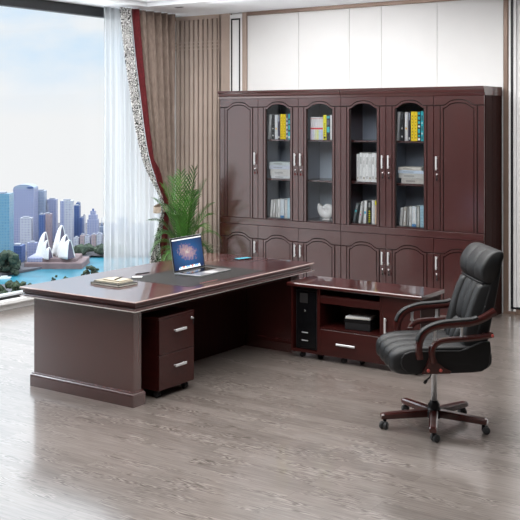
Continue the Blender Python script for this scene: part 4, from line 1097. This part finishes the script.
def blob(b, c, r, m, rnd, sub=2):
    t = bmesh.new(); bmesh.ops.create_icosphere(t, subdivisions=sub, radius=1)
    off = Vector((rnd.random()*50, rnd.random()*50, rnd.random()*50))
    for v in t.verts:
        n_ = noise.noise(v.co*2.2+off)*.45+noise.noise(v.co*5+off)*.25; v.co = Vector(c)+v.co*(1+n_)*r
    b.merge(t, m, False)
def out_tree(u, vtop, depth, zb, w_, label, cat='tree'):
    """tree of its own, crown of many clumps"""
    r_ = (u-260)/F*depth; p = camq(r_, depth, zb); zt = H-(vtop-Y0)/F*depth; h_ = zt-zb
    t = thing('tree', label, cat, p, 0, 'trees on the near bank'); b = MB(); cw = w_*.75/F*depth; h_ *= 1.08
    for i in range(30):
        a = ro.random()*2*PI; q_ = ro.random()**.5; zz_ = h_*(.42+.5*ro.random()); k2 = math.sqrt(max(.1, 1-((zz_/h_-.55)/.5)**2))
        blob(b, (cw*.75*q_*math.cos(a)*k2, cw*.75*q_*math.sin(a)*k2, zz_*.94), cw*.27, 'tree_out', ro)
    b.build('crown', t); MB().tube([(0, 0, -.02), (0, 0, h_*.55)], h_*.03, 'bark', 8).build('trunk', t)
bank = MB()
bp = [(-75, 100), (10, 100), (10, 232), (-75, 232)]
bank.prism([(camq(r, d, 0).x, camq(r, d, 0).y) for r, d in bp], 'Z', -60, -36, 'land'); o = bank.build('near_bank'); o['kind'] = 'structure'
for u, v, d, w_, lab in ((-6, 281, 165, 22, 'bushy dark tree cut by the window edge'), (9, 279.5, 160, 19, 'rounded dark green tree above the window frame'), (20.5, 279, 172, 16, 'broad green tree next to the desk corner'), (30, 280, 168, 13, 'yellowish green tree just beside the desk corner'),
                       (14, 288, 142, 22, 'low shrubby tree in front along the window frame'), (-12, 288, 146, 22, 'low dark shrub tree at the window frame end'), (54.5, 273.4, 200, 6, 'small pointed tree top over the desk edge'), (65, 274, 196, 6, 'tiny tree top over the desk edge'), (83, 268, 205, 7, 'round dark tree showing over the desk edge'), (90.5, 264.5, 210, 9, 'dark bushy tree over the desk near the sheer curtain'), (97, 266, 205, 6, 'dark tree beside the white sheer curtain')):
    out_tree(u, v, d, -36, w_, lab)
b = MB()
for i in range(110):
    u = -4+ro.random()*21; v = 254+ro.random()*17+(0 if u < 12 else 5*(u-12)/8); d = 1660+ro.random()*60
    c_ = camq((u-260)/F*d, d, H-(v-Y0)/F*d); c_.z = max(c_.z, GZ+6); blob(b, c_, 4+4*ro.random(), 'tree_park', ro, 1)
o = b.build('park_trees'); tag(o, 'mass of dark green park trees on the far shore', 'trees', kind='stuff')
sl = MB(); q0, q1 = (70-260)/F*1900, (200-260)/F*1900
sl.prism([(1895, GZ+3.9), (2160, GZ+20), (2160, GZ+3.9)], 'X', 0, 1, 'land')
for v in sl.bm.verts:
    c_ = camq(q0+(q1-q0)*v.co.x, v.co.y, v.co.z); v.co = c_
o = sl.build('shore_slope'); o['kind'] = 'structure'
b = MB()
for i in range(60):
    u = 76+ro.random()*50; d = 1900+ro.random()*44
    c_ = camq((u-260)/F*d, d, GZ+7+ro.random()*9); blob(b, c_, 6+6*ro.random(), 'tree_park', ro, 1)
o = b.build('shore_trees'); tag(o, 'mass of leafy trees along the far shore slope', 'trees', kind='stuff')
# performance hall with white shells
hd = 1770.0; px = hd/F
def hz_(v): return H-(v-Y0)*px
hb = camq((57-260)*px, hd+20, GZ+4)
hall = thing('performance_hall', 'white pointed shell roofed hall on a low podium by the water', 'building', hb, YAW)
def hx_(u): return (u-57)*px
def pod(u0, u1, v0, v1, y0, y1, m):
    return MB().box(hx_(u0), hx_(u1), y0, y1, hz_(v1)-hb.z, hz_(v0)-hb.z, m, 1.5)
pod(27, 84, 261, 271, -42, 40, 'podium').build('podium', hall)
pod(43, 77, 257.5, 262, -30, 36, 'podium').build('upper_terrace', hall)
pod(28, 44, 257, 262, -30, 36, 'f_lav').build('side_terrace', hall)
def sail(ub_, upk, vpk, uf, vb, yc, hw, ang):
    x0, x1, x2 = hx_(ub_), hx_(upk), hx_(uf); h_ = hz_(vpk)-hz_(vb); zb = hz_(vb)-hb.z; L0 = max(x2-x0, 8)
    xp = (x1-x0)
    def fn(u, v):
        t_ = (v-.5)*2; s = u
        rx = xp*s; rz = h_*math.sin(s*PI/2)**.9 if s > 0 else 0
        fx = L0*.80*s
        a_ = abs(t_); x = rx+(fx-rx)*a_**1.3; z = rz*(1-a_**1.7); y = hw*.72*s**.8*sgn(t_)*a_**.9
        return (x, y, z)
    R = Matrix.Translation((x0, yc, zb)) @ Matrix.Rotation(ang, 4, 'Z')
    b = MB(); b.grid(fn, 18, 21, 'sailwhite'); bmesh.ops.transform(b.bm, matrix=R, verts=b.bm.verts)
    so_ = b.build('roof_shell', hall, solid=1.6)
    b = MB(); t = bmesh.new(); edge = [t.verts.new(Vector(fn(.97, j/20))) for j in range(21)]; t.faces.new(edge); b.merge(t, 'sailglass', False, R); b.build('glass_front', so_)
for a in ((32, 44.8, 233.3, 49, 259, 6, 15, -.42), (38, 47.4, 241, 50.5, 258, -8, 12, -.42), (42, 51, 247, 55, 258.5, -22, 12, -.35),
          (48, 60.5, 227, 65, 257, 14, 19, -.42), (54, 67, 235.5, 71, 257.5, -2, 17, -.45), (58, 73, 239.3, 79, 257.5, -20, 15, -.5)):
    sail(*a)
# passing boat
bt = far(14, 274.6, 1600); bt.z = GZ
b_ = thing('ferry_boat', 'tiny white ferry boat on the blue water', 'boat', (camq((12-260)/F*1690, 1640, GZ)), YAW+.2)
MB().prism([(-9, 0), (9, 0), (11, 3), (-10, 3)], 'Y', -2.5, 2.5, 'sailwhite').build('hull', b_); MB().box(-6, 5, -1.8, 1.8, 3, 5, 'sailwhite').build('cabin', b_)

# ================================================================== WORLD AND LIGHT
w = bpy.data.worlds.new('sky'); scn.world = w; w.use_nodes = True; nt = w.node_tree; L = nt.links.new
bg = nt.nodes['Background']
tc = nn(nt, 'ShaderNodeTexCoord'); mp = nn(nt, 'ShaderNodeMapping'); mp.inputs['Scale'].default_value = (3, 3, 7); no = nn(nt, 'ShaderNodeTexNoise'); no.inputs['Scale'].default_value = 2.2; no.inputs['Detail'].default_value = 6
L(tc.outputs['Generated'], mp.inputs[0]); L(mp.outputs[0], no.inputs['Vector'])
cl = nn(nt, 'ShaderNodeValToRGB'); e = cl.color_ramp.elements; e[0].position = .42; e[0].color = (.66, .82, .97, 1); e[1].position = .60; e[1].color = (.87, .91, .94, 1)
L(no.outputs['Fac'], cl.inputs[0])
se = nn(nt, 'ShaderNodeSeparateXYZ'); L(tc.outputs['Generated'], se.inputs[0])
mr = nn(nt, 'ShaderNodeMapRange'); mr.inputs['From Min'].default_value = .0; mr.inputs['From Max'].default_value = .07; L(se.outputs['Z'], mr.inputs['Value'])
mx = nn(nt, 'ShaderNodeMixRGB'); mx.inputs['Color1'].default_value = (.905, .92, .93, 1); L(mr.outputs[0], mx.inputs[0]); L(cl.outputs[0], mx.inputs[2]); L(mx.outputs[0], bg.inputs['Color'])
z2 = nn(nt, 'ShaderNodeMapRange'); z2.inputs['From Min'].default_value = .14; z2.inputs['From Max'].default_value = .6; z2.inputs['To Min'].default_value = 1.0; z2.inputs['To Max'].default_value = 3.6
L(se.outputs['Z'], z2.inputs['Value'])
z3 = nn(nt, 'ShaderNodeMapRange'); z3.inputs['From Min'].default_value = -.26; z3.inputs['From Max'].default_value = -.6; z3.inputs['To Min'].default_value = 0; z3.inputs['To Max'].default_value = 8.0  # glow from below the horizon, added to brighten the ceiling
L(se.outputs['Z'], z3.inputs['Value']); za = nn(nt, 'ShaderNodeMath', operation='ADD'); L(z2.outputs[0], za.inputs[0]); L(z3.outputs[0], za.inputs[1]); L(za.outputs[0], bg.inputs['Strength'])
def area(name, loc, rot, sx, sy, power, col=(1, 1, 1)):
    l = bpy.data.lights.new(name, 'AREA'); l.shape = 'RECTANGLE'; l.size = sx; l.size_y = sy; l.energy = power; l.color = col
    o = bpy.data.objects.new(name, l); COL.objects.link(o); o.location = loc; o.rotation_euler = rot; return o
area('added_tray_fill', ((TX0+TX1)/2, (TY0+TY1)/2, CZ+.40), (0, 0, 0), 5.4, 5.6, 440, (1, .995, .98))  # area light added inside the tray to brighten the room, no fixture
area('added_wall_fill', (-5.9, 9.05, CZ-.012), (math.radians(38), 0, 0), 2.2, .10, 13, (1, .99, .98))  # unseen light added to brighten the back wall panels
sun = bpy.data.lights.new('sun', 'SUN'); sun.energy = 2.3; sun.angle = .3; so2 = bpy.data.objects.new('sun', sun); COL.objects.link(so2)
so2.rotation_euler = Vector((-.55, -.38, .75)).to_track_quat('Z', 'Y').to_euler()

scn.view_settings.view_transform = 'Standard'; scn.view_settings.look = 'None'; scn.view_settings.gamma = 1; scn.view_settings.use_curve_mapping = False
scn.view_settings.exposure = 0.0
try:
    scn.cycles.max_bounces = 8; scn.cycles.transparent_max_bounces = 12; scn.cycles.sample_clamp_indirect = 6
except Exception: pass
